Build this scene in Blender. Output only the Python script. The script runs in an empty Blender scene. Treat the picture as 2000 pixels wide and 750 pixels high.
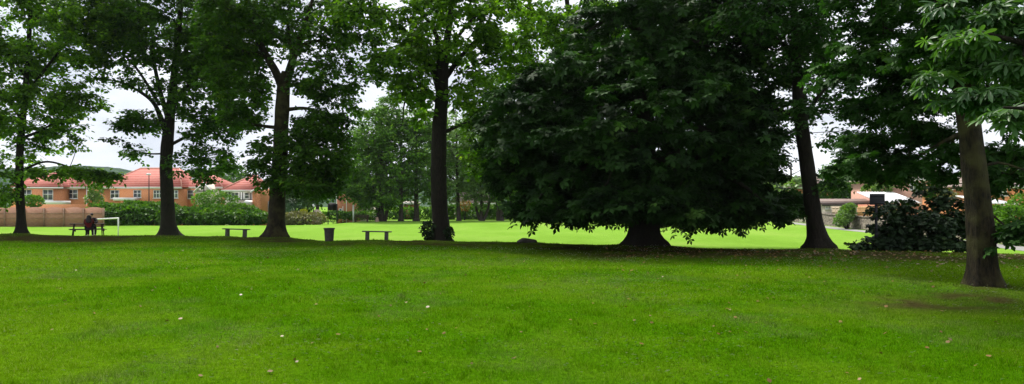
import bpy, math, random
import numpy as np
from mathutils import Vector, Matrix

# ------------------------------------------------------------------ camera, world, sun, exposure
F, CX, HY, EYE = 1303.0, 1000.0, 405.0, 1.6
sc = bpy.context.scene
COL = sc.collection
cam = bpy.data.objects.new('camera', bpy.data.cameras.new('camera'))
COL.objects.link(cam)
cam.location = (0, 0, EYE)
cam.rotation_euler = (math.radians(90), 0, 0)
cam.data.sensor_width = 36.0
cam.data.lens = 36.0 * F / 2000.0
cam.data.shift_y = (HY - 375.0) / 2000.0
cam.data.clip_end = 6000
sc.camera = cam

SUN_EL, SUN_AZ = math.radians(60), math.radians(-38)      # azimuth from +Y, negative = to the left
world = bpy.data.worlds.new('World'); sc.world = world
world.use_nodes = True
nt = world.node_tree; N = nt.nodes; L = nt.links
for n in list(N): N.remove(n)
out = N.new('ShaderNodeOutputWorld'); bg = N.new('ShaderNodeBackground')
sky = N.new('ShaderNodeTexSky'); sky.sky_type = 'NISHITA'; sky.sun_disc = False
sky.sun_elevation = SUN_EL; sky.sun_rotation = SUN_AZ
tc = N.new('ShaderNodeTexCoord'); mp = N.new('ShaderNodeMapping'); mp.inputs['Scale'].default_value = (1, 1, 2.6)
no = N.new('ShaderNodeTexNoise'); no.inputs['Scale'].default_value = 2.3; no.inputs['Detail'].default_value = 6
cr = N.new('ShaderNodeValToRGB'); cr.color_ramp.elements[0].position = .30; cr.color_ramp.elements[1].position = .52
cr.color_ramp.elements[0].color = (.72, .72, .72, 1); cr.color_ramp.elements[1].color = (1, 1, 1, 1)
mx = N.new('ShaderNodeMix'); mx.data_type = 'RGBA'
no2 = N.new('ShaderNodeTexNoise'); no2.inputs['Scale'].default_value = 5; no2.inputs['Detail'].default_value = 5
cr2 = N.new('ShaderNodeValToRGB'); cr2.color_ramp.elements[0].color = (6.6, 7.1, 8.0, 1); cr2.color_ramp.elements[1].color = (10.5, 10.8, 11.2, 1)
cr2.color_ramp.elements[0].position = .35; cr2.color_ramp.elements[1].position = .62
L.new(tc.outputs['Generated'], mp.inputs[0]); L.new(mp.outputs[0], no.inputs['Vector']); L.new(mp.outputs[0], no2.inputs['Vector'])
L.new(no.outputs[0], cr.inputs[0]); L.new(no2.outputs[0], cr2.inputs[0])
L.new(cr.outputs[0], mx.inputs[0]); L.new(sky.outputs[0], mx.inputs[6]); L.new(cr2.outputs[0], mx.inputs[7])
L.new(mx.outputs[2], bg.inputs[0]); bg.inputs[1].default_value = 0.073
L.new(bg.outputs[0], out.inputs[0])

sl = bpy.data.lights.new('sun', 'SUN'); sl.energy = 3.4; sl.angle = math.radians(9); sl.color = (1, .96, .88)
sun = bpy.data.objects.new('sun', sl); COL.objects.link(sun)
sd = Vector((math.sin(SUN_AZ) * math.cos(SUN_EL), math.cos(SUN_AZ) * math.cos(SUN_EL), math.sin(SUN_EL)))
sun.rotation_euler = sd.to_track_quat('Z', 'Y').to_euler(); sun.location = sd * 60

sc.view_settings.view_transform = 'Standard'; sc.view_settings.look = 'None'
sc.view_settings.exposure = 0.75; sc.view_settings.gamma = 1; sc.view_settings.use_curve_mapping = False
sc.cycles.max_bounces = 7; sc.cycles.transparent_max_bounces = 6; sc.cycles.diffuse_bounces = 4
sc.cycles.transmission_bounces = 4; sc.cycles.glossy_bounces = 2
sc.cycles.use_denoising = True

rng = np.random.default_rng(11)
random.seed(5)

# ------------------------------------------------------------------ helpers
def P(px, py, D):
    return np.array([(px - CX) / F * D, D, EYE + (HY - py) / F * D])

def set_props(o, label=None, cat=None, group=None, kind=None):
    if label: o['label'] = label
    if cat: o['category'] = cat
    if group: o['group'] = group
    if kind: o['kind'] = kind
    return o

def thing(name, label, cat, loc, group=None):
    o = bpy.data.objects.new(name, None); COL.objects.link(o)
    o.location = tuple(float(v) for v in loc); o.empty_display_size = .3
    return set_props(o, label, cat, group)

def base_of(parent):
    v = Vector((0, 0, 0))
    while parent is not None:
        v += parent.location; parent = parent.parent
    return np.array(v)

def np_mesh(name, verts, faces_idx, fsize, mat, parent=None, attrs=None, smooth=False):
    """verts (N,3) world coordinates, faces_idx flat, fsize = sizes (array or int)"""
    verts = np.asarray(verts, dtype=np.float64)
    if parent is not None: verts = verts - base_of(parent)
    faces_idx = np.asarray(faces_idx, dtype=np.int32).ravel()
    if np.isscalar(fsize): fs = np.full(len(faces_idx) // fsize, fsize, dtype=np.int32)
    else: fs = np.asarray(fsize, dtype=np.int32)
    me = bpy.data.meshes.new(name)
    me.vertices.add(len(verts)); me.vertices.foreach_set('co', verts.astype(np.float32).ravel())
    me.loops.add(len(faces_idx)); me.loops.foreach_set('vertex_index', faces_idx)
    me.polygons.add(len(fs))
    st = np.zeros(len(fs), dtype=np.int32); st[1:] = np.cumsum(fs)[:-1]
    me.polygons.foreach_set('loop_start', st); me.polygons.foreach_set('loop_total', fs)
    if smooth: me.polygons.foreach_set('use_smooth', np.ones(len(fs), dtype=bool))
    me.update(calc_edges=True)
    if attrs:
        for k, v in attrs.items():
            a = me.attributes.new(k, 'FLOAT', 'POINT'); a.data.foreach_set('value', np.asarray(v, dtype=np.float32))
    me.materials.append(mat)
    o = bpy.data.objects.new(name, me); COL.objects.link(o)
    if parent is not None: o.parent = parent
    return o

class MB:
    """collects simple solids into one mesh"""
    def __init__(s): s.v = []; s.f = []; s.n = 0
    def add(s, verts, faces):
        verts = np.asarray(verts, float); s.v.append(verts)
        for f in faces: s.f.append([i + s.n for i in f])
        s.n += len(verts); return s
    def box(s, x0, x1, y0, y1, z0, z1, M=None, taper=0):
        v = np.array([[x0, y0, z0], [x1, y0, z0], [x1, y1, z0], [x0, y1, z0], [x0, y0, z1], [x1, y0, z1], [x1, y1, z1], [x0, y1, z1]], float)
        if taper:
            c = v[4:, :2].mean(0); v[4:, :2] = c + (v[4:, :2] - c) * (1 - taper)
        if M is not None: v = (np.array(M.to_3x3()) @ v.T).T + np.array(M.translation)
        return s.add(v, [[3, 2, 1, 0], [4, 5, 6, 7], [0, 1, 5, 4], [1, 2, 6, 5], [2, 3, 7, 6], [3, 0, 4, 7]])
    def tube(s, pts, rad, k=8):
        pts = np.asarray(pts, float); n = len(pts)
        if np.isscalar(rad): rad = [rad] * n
        V = []
        for i in range(n):
            t = pts[min(i + 1, n - 1)] - pts[max(i - 1, 0)]; t /= np.linalg.norm(t) + 1e-9
            a = np.cross(t, [0, 1, 0] if abs(t[1]) < .9 else [1, 0, 0]); a /= np.linalg.norm(a); b = np.cross(t, a)
            for j in range(k):
                q = 2 * math.pi * j / k; V.append(pts[i] + rad[i] * (math.cos(q) * a + math.sin(q) * b))
        fc = []
        for i in range(n - 1):
            for j in range(k):
                fc.append([i * k + j, i * k + (j + 1) % k, (i + 1) * k + (j + 1) % k, (i + 1) * k + j])
        fc.append(list(range(k))[::-1]); fc.append([(n - 1) * k + j for j in range(k)])
        return s.add(V, fc)
    def prism(s, prof, y0, y1):
        """profile list of (x,z) extruded along y"""
        n = len(prof)
        v = [[p[0], y0, p[1]] for p in prof] + [[p[0], y1, p[1]] for p in prof]
        f = [list(range(n)), [n + i for i in range(n)][::-1]] + [[i, n + i, n + (i + 1) % n, (i + 1) % n] for i in range(n)]
        return s.add(v, f)
    def xform(s, M):
        A = np.array(M.to_3x3()); t = np.array(M.translation)
        s.v = [(A @ v.T).T + t for v in s.v]; return s
    def build(s, name, mat, parent=None, smooth=False, bevel=0):
        v = np.concatenate(s.v); fl = [i for f in s.f for i in f]; fs = [len(f) for f in s.f]
        o = np_mesh(name, v, fl, fs, mat, parent, smooth=smooth)
        if bevel:
            m = o.modifiers.new('bevel', 'BEVEL'); m.width = bevel; m.segments = 2; m.limit_method = 'ANGLE'
        return o

def lattice(seed): return np.random.default_rng(seed).random((256, 256))
_LT = {}
def vnoise(x, y, s=1.0, seed=0):
    if seed not in _LT: _LT[seed] = lattice(seed)
    T = _LT[seed]; x = np.asarray(x) / s; y = np.asarray(y) / s
    xi = np.floor(x).astype(int); yi = np.floor(y).astype(int); fx = x - xi; fy = y - yi
    fx = fx * fx * (3 - 2 * fx); fy = fy * fy * (3 - 2 * fy)
    g = lambda a, b: T[a % 256, b % 256]
    return (g(xi, yi) * (1 - fx) + g(xi + 1, yi) * fx) * (1 - fy) + (g(xi, yi + 1) * (1 - fx) + g(xi + 1, yi + 1) * fx) * fy
def fbm(x, y, s, seed, o=3):
    r = 0; a = .5
    for i in range(o): r = r + a * vnoise(x, y, s / 2 ** i, seed + i); a *= .5
    return r / (1 - .5 ** o)
def sstep(a, b, x):
    t = np.clip((np.asarray(x, float) - a) / (b - a), 0, 1); return t * t * (3 - 2 * t)

# ------------------------------------------------------------------ materials
def mat(name, col, rough=.8, spec=.3, col2=None, nscale=6, detail=4, bump=0, bscale=None, stretch=None, lo=.35, hi=.65, metal=0):
    m = bpy.data.materials.new(name); m.use_nodes = True
    t = m.node_tree; b = t.nodes['Principled BSDF']
    b.inputs['Roughness'].default_value = rough; b.inputs['Specular IOR Level'].default_value = spec; b.inputs['Metallic'].default_value = metal
    tc = t.nodes.new('ShaderNodeTexCoord'); mp = t.nodes.new('ShaderNodeMapping')
    t.links.new(tc.outputs['Object'], mp.inputs[0])
    if stretch: mp.inputs['Scale'].default_value = stretch
    b.inputs['Base Color'].default_value = (*col, 1)
    if col2:
        n = t.nodes.new('ShaderNodeTexNoise'); n.inputs['Scale'].default_value = nscale; n.inputs['Detail'].default_value = detail
        r = t.nodes.new('ShaderNodeValToRGB'); r.color_ramp.elements[0].position = lo; r.color_ramp.elements[1].position = hi
        r.color_ramp.elements[0].color = (*col, 1); r.color_ramp.elements[1].color = (*col2, 1)
        t.links.new(mp.outputs[0], n.inputs['Vector']); t.links.new(n.outputs[0], r.inputs[0]); t.links.new(r.outputs[0], b.inputs['Base Color'])
    if bump:
        n = t.nodes.new('ShaderNodeTexNoise'); n.inputs['Scale'].default_value = bscale or nscale; n.inputs['Detail'].default_value = 6
        bp = t.nodes.new('ShaderNodeBump'); bp.inputs['Strength'].default_value = 1; bp.inputs['Distance'].default_value = bump
        t.links.new(mp.outputs[0], n.inputs['Vector']); t.links.new(n.outputs[0], bp.inputs['Height']); t.links.new(bp.outputs[0], b.inputs['Normal'])
    return m

def leaf_mat(name, c1, c2, c3=None, trans=.3, rough=.45, spec=.35, tcol=None):
    m = bpy.data.materials.new(name); m.use_nodes = True; t = m.node_tree; b = t.nodes['Principled BSDF']; o = t.nodes['Material Output']
    g = t.nodes.new('ShaderNodeNewGeometry'); r = t.nodes.new('ShaderNodeValToRGB')
    r.color_ramp.elements[0].color = (*c1, 1); r.color_ramp.elements[1].color = (*c2, 1)
    if c3:
        r.color_ramp.elements[1].position = .93; e = r.color_ramp.elements.new(1.0); e.color = (*c3, 1)
    # large soft variation from spray to spray, strong enough to paint in sunlit sprays
    tc = t.nodes.new('ShaderNodeTexCoord'); n = t.nodes.new('ShaderNodeTexNoise'); n.inputs['Scale'].default_value = .8; n.inputs['Detail'].default_value = 4
    t.links.new(tc.outputs['Object'], n.inputs['Vector'])
    ml = t.nodes.new('ShaderNodeMath'); ml.operation = 'MULTIPLY_ADD'; ml.inputs[1].default_value = 2.4; ml.inputs[2].default_value = -1.0
    ad = t.nodes.new('ShaderNodeMath'); ad.operation = 'MULTIPLY_ADD'; ad.inputs[1].default_value = .55
    t.links.new(n.outputs[0], ml.inputs[0]); t.links.new(g.outputs['Random Per Island'], ad.inputs[0]); t.links.new(ml.outputs[0], ad.inputs[2])
    t.links.new(ad.outputs[0], r.inputs[0])
    t.links.new(r.outputs[0], b.inputs['Base Color']); b.inputs['Roughness'].default_value = rough; b.inputs['Specular IOR Level'].default_value = spec
    tr = t.nodes.new('ShaderNodeBsdfTranslucent'); hs = t.nodes.new('ShaderNodeMix'); hs.data_type = 'RGBA'; hs.blend_type = 'MULTIPLY'; hs.inputs[0].default_value = 1
    hs.inputs[7].default_value = (*(tcol or (1.7, 1.9, .5)), 1)
    t.links.new(r.outputs[0], hs.inputs[6]); t.links.new(hs.outputs[2], tr.inputs[0])
    ms = t.nodes.new('ShaderNodeMixShader'); ms.inputs[0].default_value = trans
    t.links.new(b.outputs[0], ms.inputs[1]); t.links.new(tr.outputs[0], ms.inputs[2]); t.links.new(ms.outputs[0], o.inputs[0])
    return m

def bark_mat(name, c1, c2, moss=None, mossamt=.5):
    m = bpy.data.materials.new(name); m.use_nodes = True; t = m.node_tree; b = t.nodes['Principled BSDF']
    tc = t.nodes.new('ShaderNodeTexCoord'); mp = t.nodes.new('ShaderNodeMapping'); mp.inputs['Scale'].default_value = (1, 1, .22)
    t.links.new(tc.outputs['Object'], mp.inputs[0])
    n = t.nodes.new('ShaderNodeTexNoise'); n.inputs['Scale'].default_value = 22; n.inputs['Detail'].default_value = 8; n.inputs['Roughness'].default_value = .65
    r = t.nodes.new('ShaderNodeValToRGB'); r.color_ramp.elements[0].position = .35; r.color_ramp.elements[1].position = .68
    r.color_ramp.elements[0].color = (*c1, 1); r.color_ramp.elements[1].color = (*c2, 1)
    t.links.new(mp.outputs[0], n.inputs['Vector']); t.links.new(n.outputs[0], r.inputs[0])
    last = r.outputs[0]
    if moss:
        n2 = t.nodes.new('ShaderNodeTexNoise'); n2.inputs['Scale'].default_value = 2.4; n2.inputs['Detail'].default_value = 6
        t.links.new(tc.outputs['Object'], n2.inputs['Vector'])
        r2 = t.nodes.new('ShaderNodeValToRGB'); r2.color_ramp.elements[0].position = .62 - mossamt * .3; r2.color_ramp.elements[1].position = .78 - mossamt * .3
        mx = t.nodes.new('ShaderNodeMix'); mx.data_type = 'RGBA'; mx.inputs[7].default_value = (*moss, 1)
        t.links.new(n2.outputs[0], r2.inputs[0]); t.links.new(r2.outputs[0], mx.inputs[0]); t.links.new(last, mx.inputs[6]); last = mx.outputs[2]
    t.links.new(last, b.inputs['Base Color']); b.inputs['Roughness'].default_value = .9; b.inputs['Specular IOR Level'].default_value = .2
    bp = t.nodes.new('ShaderNodeBump'); bp.inputs['Distance'].default_value = .07; t.links.new(n.outputs[0], bp.inputs['Height']); t.links.new(bp.outputs[0], b.inputs['Normal'])
    return m

BARK = bark_mat('bark_dark', (.006, .005, .0035), (.026, .020, .014), (.014, .015, .006), .3)
BARK_MOSS = bark_mat('bark_mossy', (.005, .004, .002), (.034, .025, .012), (.048, .044, .015), .5)
BARK_GREY = bark_mat('bark_grey', (.025, .02, .016), (.09, .078, .06))
LF_A = leaf_mat('leaf_sycamore', (.009, .032, .004), (.070, .17, .010), (.15, .26, .02), trans=.42, spec=.14, rough=.6)
LF_B = leaf_mat('leaf_sycamore_bright', (.014, .046, .004), (.15, .30, .016), (.26, .38, .03), trans=.5, spec=.14, rough=.6)  # light tones raised to paint in top-lit sprays
LF_C = leaf_mat('leaf_chestnut', (.005, .016, .004), (.030, .080, .013), (.08, .16, .03), trans=.18, tcol=(1.3, 1.8, .5), spec=.1, rough=.55)
LF_E = leaf_mat('leaf_row_midgreen', (.010, .034, .007), (.050, .125, .022), (.10, .20, .03), trans=.3, tcol=(1.3, 1.8, .5), spec=.1, rough=.55)
LF_N = leaf_mat('leaf_near_chestnut', (.03, .085, .022), (.085, .18, .045), (.12, .26, .03), trans=.35, rough=.45, spec=.5)
LF_M = leaf_mat('leaf_mid', (.03, .085, .008), (.13, .27, .025), (.22, .33, .04), spec=.14, rough=.6)
LF_P = leaf_mat('leaf_pale', (.07, .14, .03), (.16, .27, .06), (.22, .3, .08))
LF_H = leaf_mat('leaf_hedge', (.018, .065, .008), (.09, .19, .02), (.20, .30, .05), spec=.12)
LF_D = leaf_mat('leaf_dark', (.007, .018, .006), (.022, .05, .015), (.06, .10, .03), trans=.15, spec=.15, rough=.6)
LF_R = leaf_mat('leaf_russet', (.10, .10, .04), (.17, .17, .06), (.28, .17, .08))
LF_Y = leaf_mat('leaf_yellow', (.35, .36, .03), (.55, .52, .05))
LF_G = leaf_mat('leaf_bluegreen', (.05, .11, .06), (.10, .19, .10))
LF_O = leaf_mat('leaf_orange', (.18, .10, .03), (.32, .17, .05))

# ------------------------------------------------------------------ terrain
RPX = np.array([-3000, -300, 0, 150, 330, 462, 540, 643, 735, 862, 1010, 1100, 1260, 1400, 1600, 1750, 2000, 2400, 5000.])
RPY = np.array([455, 456, 458, 461, 460, 463, 467, 471, 469, 473, 474, 478, 485, 488, 490, 493, 497, 500, 505.])
MOUNDS = [(*P(42, 458, 39.3)[:2], .10, 1.2), (*P(330, 456, 40.9)[:2], .16, 1.5), (*P(540, 466, 34.2)[:2], .12, 1.2), (*P(862, 469, 32.6)[:2], .10, 1.2),
          (*P(1262, 483, 26.7)[:2], .14, 1.6), (*P(1597, 487, 25.4)[:2], .10, 1.0), (*P(1922, 563, 13.2)[:2], .07, .8), (*P(449, 461, 37.2)[:2], .05, .35), (*P(481, 461, 37.2)[:2], .05, .35)]
def ridgeD(x, y):
    y = np.maximum(y, 1.0); u = CX + F * np.asarray(x) / y
    return F * EYE / (np.interp(u, RPX, RPY) - HY)
def H(x, y):
    x = np.asarray(x, float); y = np.asarray(y, float)
    s = y - ridgeD(x, y)
    h = -.5 * sstep(0, 5, s)
    lift = sstep(58, 82, y) * (1 - sstep(34, 40, x) * (1 - sstep(70, 80, y)))
    h = h + .35 * lift * sstep(6, 20, s)
    h = h + (fbm(x, y, 3.0, 5) - .5) * .07 * (1 - sstep(0, 6, s)) + (fbm(x, y, 9.0, 8) - .5) * .05
    h = h + .035 * (fbm(x, y, .9, 12) - .5) * np.exp(-(s / 2.5) ** 2) * 2
    left = 1 - sstep(-28, -18, x)
    h = h - .9 * sstep(70, 80, y) * left
    h = h + sstep(140, 600, y) * 4
    for mx_, my_, a, r in MOUNDS: h = h + a * np.exp(-((x - mx_) ** 2 + (y - my_) ** 2) / r ** 2)
    return h
def Hs(x, y): return float(H(np.array([x]), np.array([y]))[0])
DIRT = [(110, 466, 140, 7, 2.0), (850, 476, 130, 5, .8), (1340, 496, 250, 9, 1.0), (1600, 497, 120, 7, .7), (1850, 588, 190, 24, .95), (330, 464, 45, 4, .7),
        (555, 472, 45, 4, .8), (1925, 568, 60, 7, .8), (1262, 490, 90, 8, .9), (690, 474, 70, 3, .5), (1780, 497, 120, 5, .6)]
def dirt_shade(x, y):
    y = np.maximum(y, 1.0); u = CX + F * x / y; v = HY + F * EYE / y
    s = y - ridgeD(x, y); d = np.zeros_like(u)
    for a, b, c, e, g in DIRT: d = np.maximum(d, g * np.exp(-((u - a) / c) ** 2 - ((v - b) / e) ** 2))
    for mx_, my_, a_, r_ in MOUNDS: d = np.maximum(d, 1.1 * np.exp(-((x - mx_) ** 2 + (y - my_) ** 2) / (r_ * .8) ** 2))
    d = np.maximum(d, .75 * np.exp(-((s + 1.5) / 3.0) ** 2)); d = d * (1 - sstep(1, 3, s))  # row band: bare earth, widened and darkened to paint in tree shade
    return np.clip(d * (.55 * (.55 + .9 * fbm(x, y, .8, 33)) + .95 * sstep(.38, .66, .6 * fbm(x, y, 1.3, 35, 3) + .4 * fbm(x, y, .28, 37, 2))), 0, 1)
def tone(x, y): return np.clip(.45 + 2.6 * (fbm(x, y, 3.2, 51, 4) - .5) + 1.3 * (fbm(x, y, .45, 61, 2) - .5), 0, 1)

def axis(fine_lo, fine_hi, step, lo, hi, g=1.18):
    a = list(np.arange(fine_lo, fine_hi + step / 2, step)); s = step
    while a[-1] < hi: s *= g; a.append(a[-1] + s)
    s = step; b = []; c = fine_lo
    while c > lo: s *= g; c -= s; b.append(c)
    return np.array(b[::-1] + a)
gx = axis(-34, 34, .22, -2600, 2600, 1.15); gy = axis(2, 62, .2, -120, 3200, 1.08)
GX, GY = np.meshgrid(gx, gy); gxf, gyf = GX.ravel(), GY.ravel()
gz = H(gxf, gyf)
nx, ny = len(gx), len(gy)
ii = np.arange((nx) * (ny)).reshape(ny, nx)
q = np.stack([ii[:-1, :-1], ii[:-1, 1:], ii[1:, 1:], ii[1:, :-1]], -1).reshape(-1)

def ground_material():
    m = bpy.data.materials.new('grass_ground'); m.use_nodes = True; t = m.node_tree; b = t.nodes['Principled BSDF']; Nn = t.nodes.new; K = t.links.new
    def at(n): a = Nn('ShaderNodeAttribute'); a.attribute_name = n; return a.outputs['Fac']
    def ramp(inp, stops):
        r = Nn('ShaderNodeValToRGB'); e = r.color_ramp.elements
        e[0].position, e[0].color = stops[0][0], (*stops[0][1], 1); e[1].position, e[1].color = stops[-1][0], (*stops[-1][1], 1)
        for p, c in stops[1:-1]: x = e.new(p); x.color = (*c, 1)
        K(inp, r.inputs[0]); return r.outputs[0]
    def mixc(f, a, b_):
        x = Nn('ShaderNodeMix'); x.data_type = 'RGBA'; K(f, x.inputs[0]); K(a, x.inputs[6]); K(b_, x.inputs[7]); return x.outputs[2]
    tc = Nn('ShaderNodeTexCoord')
    def noise(s, d=5, r=.6, sc_=None):
        n = Nn('ShaderNodeTexNoise'); n.inputs['Scale'].default_value = s; n.inputs['Detail'].default_value = d; n.inputs['Roughness'].default_value = r
        if sc_:
            mp = Nn('ShaderNodeMapping'); mp.inputs['Scale'].default_value = sc_; K(tc.outputs['Object'], mp.inputs[0]); K(mp.outputs[0], n.inputs['Vector'])
        else: K(tc.outputs['Object'], n.inputs['Vector'])
        return n.outputs[0]
    fine = noise(14, 8, .75)
    lawn = ramp(fine, [(.3, (.018, .055, .001)), (.5, (.048, .14, .002)), (.72, (.085, .21, .004))])
    lawn2 = ramp(fine, [(.3, (.03, .08, .002)), (.7, (.12, .24, .005))])
    lawn = mixc(at('tone'), lawn, lawn2)
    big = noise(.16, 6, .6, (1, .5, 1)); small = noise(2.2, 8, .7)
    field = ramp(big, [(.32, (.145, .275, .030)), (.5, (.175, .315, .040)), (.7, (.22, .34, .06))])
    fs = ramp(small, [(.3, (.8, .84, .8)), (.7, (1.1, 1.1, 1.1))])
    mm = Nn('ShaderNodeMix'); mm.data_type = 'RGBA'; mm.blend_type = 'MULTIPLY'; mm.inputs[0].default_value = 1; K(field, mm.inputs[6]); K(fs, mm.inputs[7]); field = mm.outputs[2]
    soil_shade = ramp(noise(9, 8, .7), [(.3, (.022, .022, .007)), (.55, (.05, .043, .015)), (.75, (.10, .08, .04))])
    c = mixc(at('field'), lawn, field); c = mixc(at('dirt_shade'), c, soil_shade)  # worn soil, plus the shade painted along the tree row
    K(c, b.inputs['Base Color']); b.inputs['Roughness'].default_value = .95; b.inputs['Specular IOR Level'].default_value = 0
    bp = Nn('ShaderNodeBump'); bp.inputs['Distance'].default_value = .05; bp.inputs['Strength'].default_value = .8; K(fine, bp.inputs['Height']); K(bp.outputs[0], b.inputs['Normal'])
    return m
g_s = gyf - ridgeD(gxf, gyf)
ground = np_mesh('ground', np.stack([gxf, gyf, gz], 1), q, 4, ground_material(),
                 attrs={'dirt_shade': dirt_shade(gxf, gyf), 'tone': tone(gxf, gyf), 'field': sstep(.2, 2.2, g_s)}, smooth=True)
set_props(ground, kind='structure')

# path on the far side, right: strip following the ground
def strip(name, pts, w, mt, dz=.012, label=None):
    pts = np.array(pts, float); seg = np.linalg.norm(np.diff(pts, axis=0), axis=1); s = np.concatenate([[0], np.cumsum(seg)])
    ss = np.arange(0, s[-1], .6); cx = np.interp(ss, s, pts[:, 0]); cy = np.interp(ss, s, pts[:, 1])
    d = np.gradient(np.stack([cx, cy], 1), axis=0); d /= np.linalg.norm(d, axis=1)[:, None]; nrm = np.stack([-d[:, 1], d[:, 0]], 1)
    k = 5; V = []
    for i in range(len(ss)):
        for j in range(k):
            o = (j / (k - 1) - .5) * w; x = cx[i] + nrm[i, 0] * o; y = cy[i] + nrm[i, 1] * o
            V.append([x, y, 0])
    V = np.array(V); V[:, 2] = H(V[:, 0], V[:, 1]) + dz
    f = [[i * k + j, i * k + j + 1, (i + 1) * k + j + 1, (i + 1) * k + j] for i in range(len(ss) - 1) for j in range(k - 1)]
    o = np_mesh(name, V, f, 4, mt); return set_props(o, kind='structure')
M_PATH = mat('tarmac_path', (.22, .21, .20), col2=(.32, .31, .30), nscale=3, bump=.01, bscale=30)
M_GRAVEL = mat('dirt_path', (.25, .21, .15), col2=(.36, .32, .24), nscale=2, bump=.01, bscale=20)
strip('path', [(36, 104), (33.2, 88), (32.2, 76), (31.6, 66), (31, 60), (29.8, 52), (28.4, 44), (26.8, 37), (25.2, 31), (24, 25), (23, 18)], 1.7, M_PATH)
strip('back_path', [(-34, 84), (-26, 82.5), (-20, 84.5), (-10, 85), (0, 86.5), (14, 87.5), (28, 90)], 1.0, M_GRAVEL, .02)

# ------------------------------------------------------------------ foliage machinery
def norm(a): return a / (np.linalg.norm(a, axis=-1, keepdims=True) + 1e-9)
def tmpl_leaf():
    v = np.array([[0, 0, 0], [-.38, .30, -.05], [-.30, .72, -.07], [0, 1, -.12], [.30, .72, -.07], [.38, .30, -.05]]); v[:, 2] += [0.03, 0, 0, 0, 0, 0]
    return v, np.array([[0, 3, 2, 1], [0, 5, 4, 3]])
def tmpl_star(n=5, droop=.22):
    V = [[0, 0, 0]]; Fc = []
    for i in range(n):
        a = (i - (n - 1) / 2) * math.radians(300 / n) ; L_ = 1 - .12 * abs(i - (n - 1) / 2)
        d = np.array([math.sin(a), math.cos(a)]); w = np.array([d[1], -d[0]]) * .25 * L_
        m_ = d * L_ * .62; tp = d * L_
        k = len(V); V += [[m_[0] - w[0], m_[1] - w[1], -.10 * droop], [tp[0], tp[1], -droop * .8], [m_[0] + w[0], m_[1] + w[1], -.10 * droop]]
        Fc.append([0, k, k + 1, k + 2])
    return np.array(V), np.array(Fc)
def tmpl_star_fine(n=7, droop=.35):
    V = [[0, 0, 0]]; Fc = []
    prof = [(.0, .01), (.3, .06), (.55, .115), (.78, .13), (.92, .075), (1, .0)]
    for i in range(n):
        a = (i - (n - 1) / 2) * math.radians(43); L_ = 1 - .11 * abs(i - (n - 1) / 2); d = np.array([math.sin(a), math.cos(a)]); w = np.array([d[1], -d[0]])
        ctr = []; lf = []; rt = []
        for (t_, ww) in prof:
            z = -droop * (t_ ** 2) * .75; p = d * L_ * t_
            ctr.append(len(V)); V.append([p[0], p[1], z])
            lf.append(len(V)); V.append([p[0] - w[0] * ww * L_, p[1] - w[1] * ww * L_, z + .055 * ww / .17])
            rt.append(len(V)); V.append([p[0] + w[0] * ww * L_, p[1] + w[1] * ww * L_, z + .055 * ww / .17])
        for j in range(len(prof) - 1):
            Fc.append([ctr[j], ctr[j + 1], lf[j + 1], lf[j]]); Fc.append([ctr[j], rt[j], rt[j + 1], ctr[j + 1]])
    return np.array(V), np.array(Fc)
TM = {'leaf': tmpl_leaf(), 'star': tmpl_star(5), 'fine': tmpl_star_fine()}

def leaves(name, c, tip, nrm, size, kind, mt, parent, label=None):
    tv, tf = TM[kind]; n = len(c)
    tip = norm(tip); nrm = norm(nrm - (nrm * tip).sum(1, keepdims=True) * tip); w = np.cross(tip, nrm)
    sx = size * (.8 + .4 * rng.random(n))
    V = c[:, None, :] + (tv[None, :, 0:1] * w[:, None, :]) * sx[:, None, None] + (tv[None, :, 1:2] * tip[:, None, :]) * size[:, None, None] + (tv[None, :, 2:3] * nrm[:, None, :]) * size[:, None, None] * (rng.random(n)[:, None, None] * 1.4 + .3)
    Fi = (np.arange(n) * len(tv))[:, None, None] + tf[None]
    return np_mesh(name, V.reshape(-1, 3), Fi.reshape(-1), tf.shape[1], mt, parent)

def prisms(a, b, ra, rb, k=5):
    """vectorised open tubes a->b"""
    t = norm(b - a); ref = np.where(np.abs(t[:, 2:3]) > .8, np.array([[1., 0, 0]]), np.array([[0, 0, 1.]])); u = norm(np.cross(t, ref)); v = np.cross(t, u)
    an = np.arange(k) * 2 * math.pi / k; ca, sa = np.cos(an)[None, :, None], np.sin(an)[None, :, None]
    ring = ca * u[:, None, :] + sa * v[:, None, :]
    A = a[:, None, :] + ring * ra[:, None, None]; B = b[:, None, :] + ring * rb[:, None, None]
    V = np.concatenate([A, B], 1).reshape(-1, 3); n = len(a); base = (np.arange(n) * 2 * k)[:, None, None]
    j = np.arange(k); f = np.stack([j, (j + 1) % k, k + (j + 1) % k, k + j], 1)
    return V, (base + f[None]).reshape(-1)

def spline(pts, step=.2):
    """catmull-rom through rows (x,y,z,r)"""
    p = np.array(pts, float); p = np.vstack([2 * p[0] - p[1], p, 2 * p[-1] - p[-2]]); o = []
    for i in range(1, len(p) - 2):
        n = max(2, int(np.linalg.norm(p[i + 1, :3] - p[i, :3]) / step))
        for k in range(n):
            t = k / n; o.append(.5 * (2 * p[i] + (p[i + 1] - p[i - 1]) * t + (2 * p[i - 1] - 5 * p[i] + 4 * p[i + 1] - p[i + 2]) * t * t + (3 * p[i] - p[i - 1] - 3 * p[i + 1] + p[i + 2]) * t ** 3))
    o.append(p[-2]); o = np.array(o); o[:, 3] = np.maximum(o[:, 3], .004); return o

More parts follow.
